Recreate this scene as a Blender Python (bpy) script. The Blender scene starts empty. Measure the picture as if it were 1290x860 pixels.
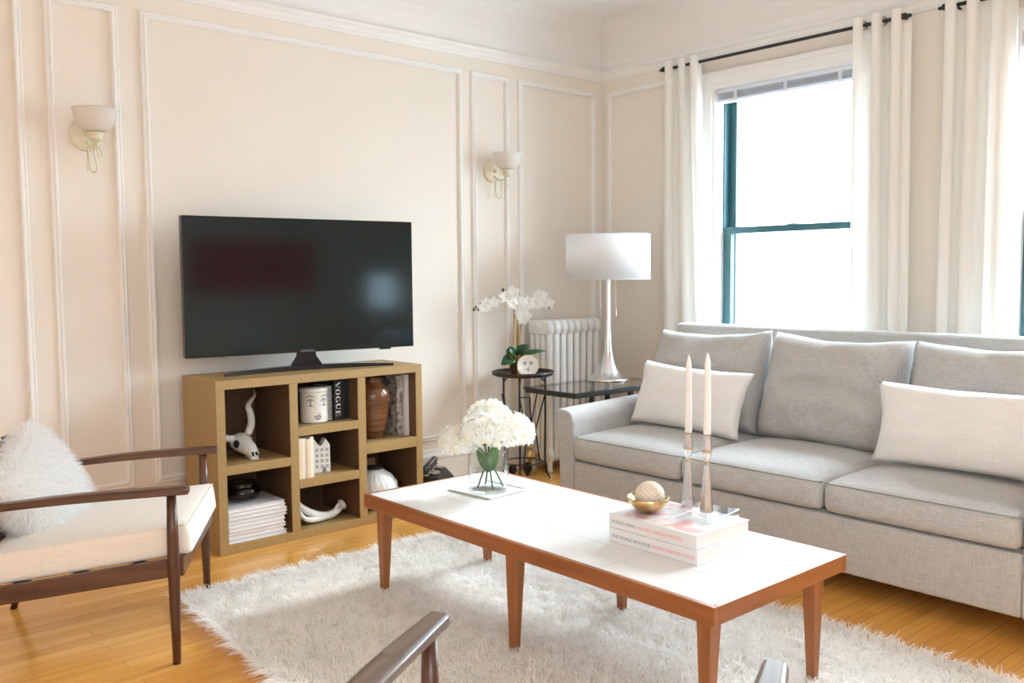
import bpy, bmesh, math, random
import numpy as np
from mathutils import Vector, Matrix, noise
PI = math.pi
random.seed(7)
rng = np.random.default_rng(7)
S = bpy.context.scene
COL = S.collection

# ------------------------------------------------------------------ materials
def pmat(name, col=(.8, .8, .8), rough=.5, metal=0., spec=.5, coat=0., sss=0., trans=0., ior=1.45, sheen=0.):
    m = bpy.data.materials.new(name); m.use_nodes = True
    b = m.node_tree.nodes['Principled BSDF']
    b.inputs['Base Color'].default_value = (*col, 1)
    b.inputs['Roughness'].default_value = rough
    b.inputs['Metallic'].default_value = metal
    b.inputs['Specular IOR Level'].default_value = spec
    b.inputs['Coat Weight'].default_value = coat
    b.inputs['Transmission Weight'].default_value = trans
    b.inputs['IOR'].default_value = ior
    b.inputs['Sheen Weight'].default_value = sheen
    return m
def N(m, t, **kw):
    n = m.node_tree.nodes.new(t)
    for k, v in kw.items(): setattr(n, k, v)
    return n
def L(m, a, b): m.node_tree.links.new(a, b)
def bsdf(m): return m.node_tree.nodes['Principled BSDF']
def coords(m, scale=(1, 1, 1), rot=(0, 0, 0), kind='Object'):
    tc = N(m, 'ShaderNodeTexCoord'); mp = N(m, 'ShaderNodeMapping')
    mp.inputs['Scale'].default_value = scale; mp.inputs['Rotation'].default_value = rot
    L(m, tc.outputs[kind], mp.inputs['Vector']); return mp.outputs['Vector']
def ramp(m, fac, stops):
    r = N(m, 'ShaderNodeValToRGB'); e = r.color_ramp.elements
    while len(e) < len(stops): e.new(.5)
    for el, (p, c) in zip(e, stops): el.position = p; el.color = (*c, 1)
    L(m, fac, r.inputs['Fac']); return r.outputs['Color']
def bump(m, h, strength=.2, dist=.002):
    b = N(m, 'ShaderNodeBump'); b.inputs['Strength'].default_value = strength; b.inputs['Distance'].default_value = dist
    L(m, h, b.inputs['Height']); L(m, b.outputs['Normal'], bsdf(m).inputs['Normal'])
def mottled(name, c1, c2, scale, rough=.6, bumps=.0, detail=4, stretch=(1, 1, 1), dist=.002, **kw):
    m = pmat(name, c1, rough, **kw)
    v = coords(m, stretch)
    n = N(m, 'ShaderNodeTexNoise'); n.inputs['Scale'].default_value = scale; n.inputs['Detail'].default_value = detail
    L(m, v, n.inputs['Vector'])
    L(m, ramp(m, n.outputs['Fac'], [(.3, c1), (.7, c2)]), bsdf(m).inputs['Base Color'])
    if bumps: bump(m, n.outputs['Fac'], bumps, dist)
    return m
def wood(name, dark, light, scale=1., axis='x', rough=.4, coat=0., contrast=(.3, .75)):
    m = pmat(name, light, rough, coat=coat)
    st = {'x': (1.2, 22, 22), 'y': (22, 1.2, 22), 'z': (22, 22, 1.2)}[axis]
    v = coords(m, tuple(s * scale for s in st))
    n = N(m, 'ShaderNodeTexNoise'); n.inputs['Scale'].default_value = 1.6; n.inputs['Detail'].default_value = 6; n.inputs['Distortion'].default_value = .6
    L(m, v, n.inputs['Vector'])
    L(m, ramp(m, n.outputs['Fac'], [(contrast[0], dark), (contrast[1], light)]), bsdf(m).inputs['Base Color'])
    bump(m, n.outputs['Fac'], .12, .001)
    return m
def weave(name, c1, c2, scale=700., rough=.9, cloud=.25, bs=.25):
    """plain-woven cloth: crossed threads of two tones with slubs"""
    m = pmat(name, c1, rough, spec=.15, sheen=.15)
    facs = []
    for st in ((1, 1, .06), (1, .06, 1), (.06, 1, 1)):
        v = coords(m, tuple(s * scale * .35 for s in st))
        n = N(m, 'ShaderNodeTexNoise'); n.inputs['Scale'].default_value = 1.; n.inputs['Detail'].default_value = 2
        L(m, v, n.inputs['Vector']); facs.append(n.outputs['Fac'])
    a = N(m, 'ShaderNodeMath', operation='ADD'); L(m, facs[0], a.inputs[0]); L(m, facs[1], a.inputs[1])
    b = N(m, 'ShaderNodeMath', operation='ADD'); L(m, a.outputs[0], b.inputs[0]); L(m, facs[2], b.inputs[1])
    d = N(m, 'ShaderNodeMath', operation='DIVIDE'); L(m, b.outputs[0], d.inputs[0]); d.inputs[1].default_value = 3
    L(m, ramp(m, d.outputs[0], [(.38, c1), (.62, c2)]), bsdf(m).inputs['Base Color'])
    bump(m, d.outputs[0], bs, .0015)
    return m
def translucent(name, col, t=.4, rough=.9):
    m = pmat(name, col, rough, spec=.1)
    tr = N(m, 'ShaderNodeBsdfTranslucent'); tr.inputs['Color'].default_value = (*col, 1)
    mx = N(m, 'ShaderNodeMixShader'); mx.inputs[0].default_value = t
    out = m.node_tree.nodes['Material Output']
    L(m, bsdf(m).outputs[0], mx.inputs[1]); L(m, tr.outputs[0], mx.inputs[2]); L(m, mx.outputs[0], out.inputs[0])
    return m
def thin_glass(name, tint=(.97, .99, .99), refl=.06):
    m = bpy.data.materials.new(name); m.use_nodes = True; nt = m.node_tree
    nt.nodes.remove(nt.nodes['Principled BSDF'])
    t = N(m, 'ShaderNodeBsdfTransparent'); t.inputs[0].default_value = (*tint, 1)
    g = N(m, 'ShaderNodeBsdfGlossy'); g.inputs['Roughness'].default_value = .01
    f = N(m, 'ShaderNodeLayerWeight'); f.inputs['Blend'].default_value = .5
    pw = N(m, 'ShaderNodeMath', operation='POWER'); pw.inputs[1].default_value = 5.; L(m, f.outputs['Facing'], pw.inputs[0])
    mul = N(m, 'ShaderNodeMath', operation='MULTIPLY_ADD'); mul.inputs[1].default_value = .8; mul.inputs[2].default_value = refl * .4
    L(m, pw.outputs[0], mul.inputs[0])
    mx = N(m, 'ShaderNodeMixShader'); L(m, mul.outputs[0], mx.inputs[0])
    L(m, t.outputs[0], mx.inputs[1]); L(m, g.outputs[0], mx.inputs[2])
    L(m, mx.outputs[0], nt.nodes['Material Output'].inputs[0])
    return m

M = {}
M['wall'] = mottled('cream_wall_paint', (.81, .755, .685), (.83, .775, .705), 3., .75, spec=.2)
M['white'] = mottled('white_trim_paint', (.86, .85, .84), (.88, .87, .86), 5., .45, spec=.4)
M['ceil'] = mottled('white_ceiling_paint', (.84, .83, .82), (.86, .85, .84), 2., .9, spec=.1)
M['teal'] = mottled('teal_window_paint', (.03, .10, .115), (.04, .125, .14), 9., .4)
M['glass'] = thin_glass('window_glass')
M['clear'] = thin_glass('clear_glass', (.985, .995, .99), .05)
M['water'] = thin_glass('vase_water', (.97, .985, .985), .03)
M['smoke'] = thin_glass('smoky_glass', (.62, .57, .48), .12)
M['acrylic'] = thin_glass('clear_acrylic', (.985, .99, 1.), .12)
M['frost'] = pmat('frosted_acrylic', (.86, .89, .95), .35, trans=.45, ior=1.4)
M['black'] = mottled('black_iron', (.012, .012, .014), (.022, .021, .02), 60., .5, .1)
M['blackgloss'] = pmat('black_gloss_plastic', (.01, .01, .012), .18)
M['bronze'] = mottled('dark_tray_metal', (.03, .024, .02), (.06, .048, .04), 25., .42, metal=.5)
M['screen'] = pmat('dark_screen', (.003, .008, .010), .10, spec=.72); bsdf(M['screen']).inputs['Specular Tint'].default_value = (.78, .94, 1., 1)
M['steel'] = mottled('brushed_steel', (.72, .72, .73), (.8, .8, .8), 4., .22, stretch=(60, 60, 1), metal=1.)
M['pewter'] = mottled('polished_pewter', (.6, .6, .62), (.72, .72, .74), 20., .2, metal=1.)
M['gold'] = mottled('gold_leaf', (.60, .41, .17), (.74, .54, .26), 30., .25, metal=1.)
M['goldwarm'] = mottled('satin_brass', (.55, .38, .16), (.7, .5, .22), 30., .35, metal=.9)
M['ivory'] = mottled('ivory_enamel', (.72, .66, .5), (.78, .72, .56), 12., .4)
M['shadeglass'] = translucent('frosted_shade_glass', (.86, .82, .78), .35, .4)
M['lampshade'] = translucent('white_lamp_fabric', (.9, .9, .91), .35)
M['curtain'] = translucent('white_curtain_cloth', (.92, .91, .88), .14)
M['blind'] = translucent('white_blind_vinyl', (.85, .86, .89), .3)
M['radiator'] = mottled('white_radiator_paint', (.8, .8, .79), (.85, .85, .84), 10., .4)
M['sofa'] = weave('grey_linen_upholstery', (.38, .37, .358), (.56, .552, .545), 900.)
M['sofa_dark'] = weave('grey_linen_seam', (.25, .24, .225), (.33, .32, .3), 900.)
M['lumbar'] = weave('offwhite_linen', (.77, .765, .75), (.86, .855, .84), 900., bs=.15)
M['cream'] = weave('cream_canvas', (.75, .70, .63), (.83, .78, .71), 900., bs=.15)
M['walnut'] = wood('walnut', (.05, .017, .008), (.13, .048, .022), 1., 'x', .35, .15)
M['walnutv'] = wood('walnut_upright', (.05, .017, .008), (.13, .048, .022), 1., 'z', .35, .15)
M['greyed'] = wood('sheen_greyed_walnut', (.10, .062, .045), (.2, .135, .10), 1., 'x', .42, .3)  # walnut copy greyed in colour for the window sheen on the near armrests
M['teak'] = wood('teak_edge', (.24, .07, .016), (.36, .12, .032), 1., 'y', .38, .1)
M['teakx'] = wood('teak_end_edge', (.24, .07, .016), (.36, .12, .032), 1., 'x', .38, .1)
M['teakv'] = wood('teak_leg', (.24, .078, .02), (.37, .13, .038), 1., 'z', .38, .1)
M['laminate'] = mottled('white_laminate', (.735, .735, .725), (.76, .76, .75), 3., .22)
M['joint'] = pmat('laminate_joint', (.5, .5, .48), .5)
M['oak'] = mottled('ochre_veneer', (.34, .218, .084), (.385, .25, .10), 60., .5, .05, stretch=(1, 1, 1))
M['oakshade'] = mottled('shade_darkened_veneer', (.105, .052, .024), (.14, .072, .034), 60., .5, .05)  # veneer darkened in colour to stand in for shade inside the cubbies
M['bone'] = mottled('white_bone', (.74, .72, .68), (.84, .82, .79), 18., .55, .1)
m = pmat('horn', (.8, .78, .74), .45); tcx = N(m, 'ShaderNodeTexCoord'); sxx = N(m, 'ShaderNodeSeparateXYZ'); L(m, tcx.outputs['Object'], sxx.inputs[0])
L(m, ramp(m, sxx.outputs['Z'], [(.225, (.80, .78, .74)), (.30, (.16, .12, .09))]), bsdf(m).inputs['Base Color']); M['horn'] = m
M['dark'] = pmat('dark_hollow', (.02, .017, .015), .8)
M['paper'] = mottled('white_paper', (.76, .75, .76), (.85, .84, .85), 40., .8, stretch=(1, 1, 30))
M['pages'] = mottled('book_pages', (.74, .72, .68), (.84, .83, .8), 12., .85, stretch=(1, 1, 60))
M['creampages'] = mottled('cream_book_cloth', (.72, .56, .38), (.8, .65, .46), 20., .8)
M['palebook'] = mottled('pale_book_cloth', (.8, .72, .6), (.85, .78, .68), 20., .8)
M['bookwhite'] = mottled('glossy_white_cover', (.74, .73, .74), (.79, .78, .79), 6., .22)
M['bookblack'] = mottled('black_book_cloth', (.012, .012, .014), (.02, .02, .022), 30., .5)
M['ink'] = pmat('dark_ink', (.03, .03, .035), .7)
M['greyink'] = pmat('grey_ink', (.25, .25, .27), .7)
M['pinkink'] = pmat('pink_ink', (.75, .3, .3), .7)
M['whiteink'] = pmat('white_ink', (.85, .85, .84), .6)
M['ceramic'] = mottled('white_glazed_ceramic', (.78, .765, .74), (.84, .83, .81), 12., .3, coat=.2)
M['matte_ceramic'] = mottled('matte_white_ceramic', (.76, .75, .73), (.82, .81, .79), 25., .6)
M['creamjar'] = mottled('cream_glazed_porcelain', (.80, .765, .70), (.84, .80, .74), 8., .25, coat=.2)
M['brownglaze'] = mottled('brown_glaze', (.09, .03, .012), (.25, .10, .035), 6., .22, .05, stretch=(1, 1, 7), coat=.3)
M['candle'] = pmat('white_wax', (.88, .87, .86), .45)
M['petal'] = translucent('white_petal', (.90, .90, .87), .3)
M['petalc'] = translucent('cream_petal', (.86, .82, .66), .3)
M['leaf'] = mottled('green_leaf', (.05, .12, .03), (.10, .19, .06), 30., .45)
M['darkleaf'] = mottled('dark_green_leaf', (.012, .045, .015), (.025, .085, .028), 14., .3)
M['stem'] = mottled('green_stem', (.07, .13, .05), (.12, .19, .09), 30., .5)
M['brownstem'] = mottled('brown_stem', (.06, .05, .025), (.12, .10, .05), 30., .6)
M['bud'] = mottled('dark_bud', (.04, .035, .02), (.09, .08, .04), 30., .5)
M['bamboo'] = mottled('bamboo', (.42, .28, .13), (.6, .44, .24), 20., .5, stretch=(8, 8, 1))
M['shell'] = mottled('sandy_texture', (.72, .61, .48), (.83, .74, .62), 40., .7)
M['shag'] = translucent('cream_wool_pile', (.96, .945, .92), .25)
M['rugback'] = mottled('rug_backing', (.74, .68, .60), (.8, .75, .67), 40., .95)
M['fur'] = translucent('white_fur', (.92, .91, .9), .3)
M['red'] = mottled('red_canvas', (.6, .04, .06), (.75, .09, .1), 3., .7)
M['patterned'] = mottled('mottled_print', (.03, .03, .03), (.62, .56, .5), 35., .5, detail=2)
M['coverart'] = None
M['brick'] = None
M['windowgrey'] = pmat('grey_glaze', (.42, .41, .39), .5)
M['conebrown'] = mottled('pine_cone_scale', (.07, .038, .018), (.15, .085, .04), 40., .7)
M['tan'] = mottled('raw_wood_block', (.42, .27, .13), (.5, .34, .17), 20., .6)

# floor: narrow oak strips running along x
m = pmat('oak_strip_floor', (.5, .3, .1), .2, spec=.5, coat=.35)
bsdf(m).inputs['Coat Roughness'].default_value = .12
v = coords(m)
br = N(m, 'ShaderNodeTexBrick'); br.offset = .37; br.offset_frequency = 3; br.squash = 1
br.inputs['Scale'].default_value = 1.; br.inputs['Brick Width'].default_value = 1.1; br.inputs['Row Height'].default_value = .058
br.inputs['Mortar Size'].default_value = .0012; br.inputs['Mortar Smooth'].default_value = .1; br.inputs['Bias'].default_value = 0.
br.inputs['Color1'].default_value = (.82, .44, .115, 1); br.inputs['Color2'].default_value = (.71, .34, .075, 1); br.inputs['Mortar'].default_value = (.36, .16, .042, 1)
L(m, v, br.inputs['Vector'])
gr = N(m, 'ShaderNodeTexNoise'); gr.inputs['Scale'].default_value = 1.; gr.inputs['Detail'].default_value = 6
L(m, coords(m, (2.5, 60, 1)), gr.inputs['Vector'])
mx = N(m, 'ShaderNodeMixRGB', blend_type='MULTIPLY'); mx.inputs[0].default_value = .55
L(m, br.outputs['Color'], mx.inputs[1])
L(m, ramp(m, gr.outputs['Fac'], [(.3, (.72, .66, .58)), (.7, (1.1, 1.08, 1.05))]), mx.inputs[2])
L(m, mx.outputs[0], bsdf(m).inputs['Base Color'])
M['floor'] = m

# cover of the magazine-like book: pale photograph of stems and pink blooms
m = pmat('floral_cover', (.85, .83, .84), .2)
vn = N(m, 'ShaderNodeTexNoise'); vn.inputs['Scale'].default_value = 11; vn.inputs['Detail'].default_value = 3
L(m, coords(m), vn.inputs['Vector'])
L(m, ramp(m, vn.outputs['Fac'], [(.36, (.42, .48, .46)), (.43, (.80, .81, .82)), (.56, (.84, .80, .80)), (.66, (.80, .42, .42))]), bsdf(m).inputs['Base Color'])
M['coverart'] = m
# facade across the street
m = pmat('pale_brick', (.8, .66, .58), .9, spec=.0)
bb = N(m, 'ShaderNodeTexBrick'); bb.inputs['Scale'].default_value = 1.; bb.inputs['Brick Width'].default_value = .9; bb.inputs['Row Height'].default_value = .4
bb.inputs['Color1'].default_value = (.21, .185, .175, 1); bb.inputs['Color2'].default_value = (.19, .165, .155, 1); bb.inputs['Mortar'].default_value = (.22, .20, .19, 1)
L(m, coords(m, rot=(PI / 2, 0, PI / 2)), bb.inputs['Vector']); L(m, bb.outputs['Color'], bsdf(m).inputs['Base Color'])
M['brick'] = m
M['pane_dark'] = pmat('facade_window', (.11, .115, .125), .6)

# ------------------------------------------------------------------ helpers
def obj(name, bm, mat, parent=None, smooth=False, bevel=0., sub=0, solid=0.):
    me = bpy.data.meshes.new(name)
    if isinstance(bm, bmesh.types.BMesh):
        bmesh.ops.recalc_face_normals(bm, faces=bm.faces)
        bm.to_mesh(me); bm.free()
    else:
        me = bm
    o = bpy.data.objects.new(name, me); COL.objects.link(o)
    for mm in (mat if isinstance(mat, (list, tuple)) else [mat]): me.materials.append(mm)
    if parent: o.parent = parent
    if smooth or bevel or sub:
        me.polygons.foreach_set('use_smooth', [True] * len(me.polygons))
    if solid:
        md = o.modifiers.new('s', 'SOLIDIFY'); md.thickness = solid; md.offset = 0
    if bevel:
        md = o.modifiers.new('b', 'BEVEL'); md.width = bevel; md.segments = 3; md.limit_method = 'ANGLE'; md.angle_limit = math.radians(40); md.harden_normals = True
    if sub:
        md = o.modifiers.new('u', 'SUBSURF'); md.levels = sub; md.render_levels = sub
    return o
def thing(name, label, cat, loc=(0, 0, 0), rz=0., group=None):
    o = bpy.data.objects.new(name, None); COL.objects.link(o); o.empty_display_size = .05
    o.location = loc; o.rotation_euler = (0, 0, rz); o['label'] = label; o['category'] = cat
    if group: o['group'] = group
    return o
def tag(o, label, cat, group=None):
    o['label'] = label; o['category'] = cat
    if group: o['group'] = group
    return o
def struct(name, bm, mat, parent=None, **kw):
    o = obj(name, bm, mat, parent, **kw)
    if not parent: o['kind'] = 'structure'
    return o
def dup(root, loc, rz, label):
    r = root.copy(); COL.objects.link(r); r.location = loc; r.rotation_euler = (0, 0, rz); r['label'] = label
    for ch in list(root.children):
        c = ch.copy(); COL.objects.link(c); c.parent = r
        for g in ch.children:
            d = g.copy(); COL.objects.link(d); d.parent = c
    return r
def box(bm, x0, x1, y0, y1, z0, z1, mi=0):
    vs = [bm.verts.new((x, y, z)) for x in (x0, x1) for y in (y0, y1) for z in (z0, z1)]
    for f in ((0, 1, 3, 2), (4, 6, 7, 5), (0, 4, 5, 1), (2, 3, 7, 6), (0, 2, 6, 4), (1, 5, 7, 3)):
        fc = bm.faces.new([vs[i] for i in f]); fc.material_index = mi
    return vs
def B(*a):
    bm = bmesh.new()
    for q in a: box(bm, *q)
    return bm
def lathe(bm, prof, seg=32, at=(0, 0, 0), caps=True, sx=1., sy=1.):
    rings = []
    for r, z in prof:
        rings.append([bm.verts.new((at[0] + r * sx * math.cos(2 * PI * k / seg), at[1] + r * sy * math.sin(2 * PI * k / seg), at[2] + z)) for k in range(seg)])
    for a, b in zip(rings, rings[1:]):
        for k in range(seg): bm.faces.new((a[k], a[(k + 1) % seg], b[(k + 1) % seg], b[k]))
    if caps:
        bm.faces.new(rings[0][::-1]); bm.faces.new(rings[-1])
    return bm
def LT(prof, seg=32, at=(0, 0, 0), caps=True, **k): return lathe(bmesh.new(), prof, seg, at, caps, **k)
def tube(bm, pts, rad, seg=8, caps=True):
    pts = [Vector(p) for p in pts]
    rads = rad if isinstance(rad, (list, tuple)) else [rad] * len(pts)
    up = None; rings = []
    for i, p in enumerate(pts):
        t = (pts[min(i + 1, len(pts) - 1)] - pts[max(i - 1, 0)]).normalized()
        if up is None:
            up = Vector((0, 0, 1)) if abs(t.z) < .9 else Vector((1, 0, 0))
        n = (up - t * up.dot(t)).normalized(); up = n; b = t.cross(n)
        rings.append([bm.verts.new(p + (n * math.cos(2 * PI * k / seg) + b * math.sin(2 * PI * k / seg)) * rads[i]) for k in range(seg)])
    for a, b in zip(rings, rings[1:]):
        for k in range(seg): bm.faces.new((a[k], a[(k + 1) % seg], b[(k + 1) % seg], b[k]))
    if caps: bm.faces.new(rings[0][::-1]); bm.faces.new(rings[-1])
    return bm
def T(pts, rad, seg=8): return tube(bmesh.new(), pts, rad, seg)
def spline(pts, n=8):
    """Catmull-Rom through the points"""
    P = [Vector(p) for p in pts]; P = [P[0] * 2 - P[1]] + P + [P[-1] * 2 - P[-2]]; out = []
    for i in range(1, len(P) - 2):
        for k in range(n):
            t = k / n; a, b, c, d = P[i - 1], P[i], P[i + 1], P[i + 2]
            out.append(.5 * ((2 * b) + (c - a) * t + (2 * a - 5 * b + 4 * c - d) * t * t + (3 * b - a - 3 * c + d) * t ** 3))
    out.append(P[-2]); return out
def taper(bm, top, bot, z0, z1, c_top=(0, 0), c_bot=(0, 0)):
    """square-section leg: half sizes top/bot"""
    vs = []
    for (hx, hy), (cx, cy), z in ((bot, c_bot, z0), (top, c_top, z1)):
        vs.append([bm.verts.new((cx + sx * hx, cy + sy * hy, z)) for sx, sy in ((-1, -1), (1, -1), (1, 1), (-1, 1))])
    bm.faces.new(vs[0][::-1]); bm.faces.new(vs[1])
    for k in range(4): bm.faces.new((vs[0][k], vs[0][(k + 1) % 4], vs[1][(k + 1) % 4], vs[1][k]))
    return bm
def prism(bm, poly, axis, a, b):
    """extrude a 2-D polygon along an axis"""
    def mk(p, t):
        return {'x': (t, p[0], p[1]), 'y': (p[0], t, p[1]), 'z': (p[0], p[1], t)}[axis]
    r0 = [bm.verts.new(mk(p, a)) for p in poly]; r1 = [bm.verts.new(mk(p, b)) for p in poly]
    bm.faces.new(r0[::-1]); bm.faces.new(r1)
    for k in range(len(poly)): bm.faces.new((r0[k], r0[(k + 1) % len(poly)], r1[(k + 1) % len(poly)], r1[k]))
    return bm
def np_mesh(name, verts, faces, nper):
    me = bpy.data.meshes.new(name)
    me.vertices.add(len(verts)); me.vertices.foreach_set('co', np.asarray(verts, np.float32).ravel())
    me.loops.add(faces.size); me.loops.foreach_set('vertex_index', faces.ravel().astype(np.int32))
    n = len(faces); me.polygons.add(n)
    me.polygons.foreach_set('loop_start', (np.arange(n) * nper).astype(np.int32))
    me.polygons.foreach_set('loop_total', np.full(n, nper, np.int32))
    me.update(); me.validate(); return me
def fibres(name, base, normal, lean, length, width, droop=.0):
    """tapering strands, three levels each"""
    n = len(base)
    length = np.asarray(length).reshape(-1, 1) * np.ones((n, 1))
    t = lean; side = np.cross(normal, t); nn = np.linalg.norm(side, axis=1, keepdims=True); side = side / np.maximum(nn, 1e-6)
    ang = rng.uniform(0, 2 * PI, (n, 1)); other = np.cross(normal, side); side = side * np.cos(ang) + other * np.sin(ang)
    p0 = base; p1 = base + normal * length * .55 + t * length * .25
    p2 = base + normal * length * (.95 - droop) + t * length * .85
    w = width
    vs = np.stack([p0 - side * w, p0 + side * w, p1 - side * w * .9, p1 + side * w * .9, p2 - side * w * .35, p2 + side * w * .35], 1).reshape(-1, 3)
    i = np.arange(n)[:, None] * 6
    f = np.concatenate([i + np.array([[0, 1, 3, 2]]), i + np.array([[2, 3, 5, 4]])], 1).reshape(-1, 4)
    return np_mesh(name, vs, f, 4)
def text_mesh(s, size, extrude=.0004):
    c = bpy.data.curves.new('t', 'FONT'); c.body = s; c.size = size; c.extrude = extrude; c.resolution_u = 3
    o = bpy.data.objects.new('t', c); COL.objects.link(o)
    bpy.context.view_layer.update()
    me = bpy.data.meshes.new_from_object(o.evaluated_get(bpy.context.evaluated_depsgraph_get()))
    bpy.data.objects.remove(o); bpy.data.curves.remove(c)
    return me
def place_text(name, s, size, mat, parent, origin, xdir, ydir):
    me = text_mesh(s, size)
    X = Vector(xdir).normalized(); Y = Vector(ydir).normalized(); Z = X.cross(Y)
    mt = Matrix((X, Y, Z)).transposed().to_4x4(); mt.translation = Vector(origin)
    me.transform(mt); me.materials.clear()
    return obj(name, me, mat, parent)
def ribbon2d(bm, pts, w, f):
    """flat pen stroke through 2-D points, mapped to a surface by f"""
    P = [Vector((*p, 0)) for p in pts]; L0 = []; n = len(P)
    for i, p in enumerate(P):
        t = (P[min(i + 1, n - 1)] - P[max(i - 1, 0)]).normalized(); s = Vector((-t.y, t.x, 0))
        ww = w * (.35 + .65 * math.sin(PI * i / (n - 1)))
        a, b = p + s * ww, p - s * ww
        L0.append((bm.verts.new(f(a.x, a.y)), bm.verts.new(f(b.x, b.y))))
    for a, b in zip(L0, L0[1:]): bm.faces.new((a[0], a[1], b[1], b[0]))
def arc(cx, cy, rx, ry, a0, a1, n=10):
    return [(cx + rx * math.cos(a0 + (a1 - a0) * k / n), cy + ry * math.sin(a0 + (a1 - a0) * k / n)) for k in range(n + 1)]
def puff(w, h, d, nx=24, ny=24, p=2.2, corner=.0, edge=.02, wob=.0, seed=0, pinch=.0, front_only=1.):
    """cushion lying in the x-y plane (w by h), thickness d along z; ears at the corners if corner > 0"""
    bm = bmesh.new(); grid = {}
    for side in (1, -1):
        for i in range(nx + 1):
            for j in range(ny + 1):
                u = -1 + 2 * i / nx; v = -1 + 2 * j / ny
                if side == -1 and (i in (0, nx) or j in (0, ny)):
                    grid[(side, i, j)] = grid[(1, i, j)]; continue
                au, av = abs(u), abs(v)
                t = ((1 - au ** p) * (1 - av ** p)) ** .42
                x = u * w / 2 * (1 - corner * (1 - av ** 2) * au ** 2 * 1.0); y = v * h / 2 * (1 - corner * (1 - au ** 2) * av ** 2)
                z = side * (d / 2) * t
                if wob:
                    q = Vector((u * 2.1 + seed, v * 2.1, side + seed * .37))
                    z += wob * (noise.noise(q) + .5 * noise.noise(q * 2.3)) * (1 if t > 0 else 0) * min(1, t * 2)
                    x += wob * .4 * noise.noise(q + Vector((5, 0, 0))); y += wob * .4 * noise.noise(q + Vector((0, 9, 0)))
                grid[(side, i, j)] = bm.verts.new((x, y, z))
    for side in (1, -1):
        for i in range(nx):
            for j in range(ny):
                q = [grid[(side, i, j)], grid[(side, i + 1, j)], grid[(side, i + 1, j + 1)], grid[(side, i, j + 1)]]
                bm.faces.new(q if side == 1 else q[::-1])
    return bm
def frame_of(X, Y, loc):
    X = Vector(X).normalized(); Y = Vector(Y); Y = (Y - X * Y.dot(X)).normalized(); Z = X.cross(Y)
    mt = Matrix((X, Y, Z)).transposed().to_4x4(); mt.translation = Vector(loc); return mt
def xf(bm, mt): bmesh.ops.transform(bm, matrix=mt, verts=bm.verts); return bm
def slab(x0, x1, y0, y1, z0, z1, crown=.02, r=.03, bulge=.012, nx=16, ny=20, nz=6):
    """box cushion: rounded edges, crowned top, slightly bulging faces (x front is the low side)"""
    bm = bmesh.new()
    bmesh.ops.create_cube(bm, size=2)
    bmesh.ops.subdivide_edges(bm, edges=bm.edges[:], cuts=11, use_grid_fill=True)
    cx, cy, cz = (x0 + x1) / 2, (y0 + y1) / 2, (z0 + z1) / 2; hx, hy, hz = (x1 - x0) / 2, (y1 - y0) / 2, (z1 - z0) / 2
    for v in bm.verts:
        u = [max(-1, min(1, c)) for c in v.co]
        # keep a tight round: work in metres
        p = [u[0] * hx, u[1] * hy, u[2] * hz]
        # cluster grid lines to edges
        for k, hh in enumerate((hx, hy, hz)):
            s = abs(u[k]); p[k] = math.copysign(hh * (1 - (1 - s) ** 1.6), u[k])
        q = [max(-h + r, min(h - r, c)) for c, h in zip(p, (hx, hy, hz))]
        dlt = Vector([a - b for a, b in zip(p, q)])
        if dlt.length > 1e-7:
            m_ = max(abs(c) for c in dlt); dlt = dlt.normalized() * min(r, m_ if dlt.length <= m_ + 1e-9 else r * min(1, m_ / r))
        c = Vector(q) + dlt
        a, b_, e = c.x / hx, c.y / hy, c.z / hz
        if c.z > 0: c.z += crown * (1 - a * a) ** .7 * (1 - b_ * b_) ** .5 if abs(a) < 1 and abs(b_) < 1 else 0
        if c.x < 0: c.x -= bulge * max(0, 1 - e * e) * max(0, 1 - b_ * b_) ** .4
        v.co = Vector((cx, cy, cz)) + c
    return bm

# ------------------------------------------------------------------ camera
cam = bpy.data.cameras.new('camera'); co = bpy.data.objects.new('camera', cam); COL.objects.link(co); S.camera = co
yaw, pitch, roll = 0.72133755, 0.07281225, -0.00748553
f_ = Vector((math.sin(yaw) * math.cos(pitch), math.cos(yaw) * math.cos(pitch), -math.sin(pitch)))
r_ = Vector((math.cos(yaw), -math.sin(yaw), 0)); u_ = r_.cross(f_)
r2 = r_ * math.cos(roll) + u_ * math.sin(roll); u2 = -r_ * math.sin(roll) + u_ * math.cos(roll)
mt = Matrix((r2, u2, -f_)).transposed().to_4x4(); mt.translation = (-4.654, -4.347, 1.25)
co.matrix_world = mt
cam.sensor_width = 36; cam.lens = 1145.34 / 1290 * 36; cam.clip_start = .05; cam.clip_end = 900
cam.dof.use_dof = True; cam.dof.focus_distance = 3.3; cam.dof.aperture_fstop = 5.6

# ------------------------------------------------------------------ room shell
XL, YN, ZC = -6.2, -5.6, 2.9          # far left wall, wall behind the camera, ceiling
struct('floor', B((XL - .2, .3, YN - .2, .2, -.12, 0)), M['floor'])
struct('wall_left', B((XL - .2, .3, 0, .2, 0, 3.1)), M['wall'])
W = [(-1.90, -.93), (-3.63, -2.66)]   # window openings in y
ZS, ZH = .78, 2.38
bm = bmesh.new()
ys = [0.0, W[0][1], W[0][0], W[1][1], W[1][0], YN - .2]
for a, b in ((0, 1), (2, 3), (4, 5)): box(bm, 0, .3, ys[b], ys[a], 0, 3.1)
for a, b in W:
    box(bm, 0, .3, a, b, 0, ZS); box(bm, 0, .3, a, b, ZH, 3.1)
struct('wall_right', bm, M['wall'])
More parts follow.
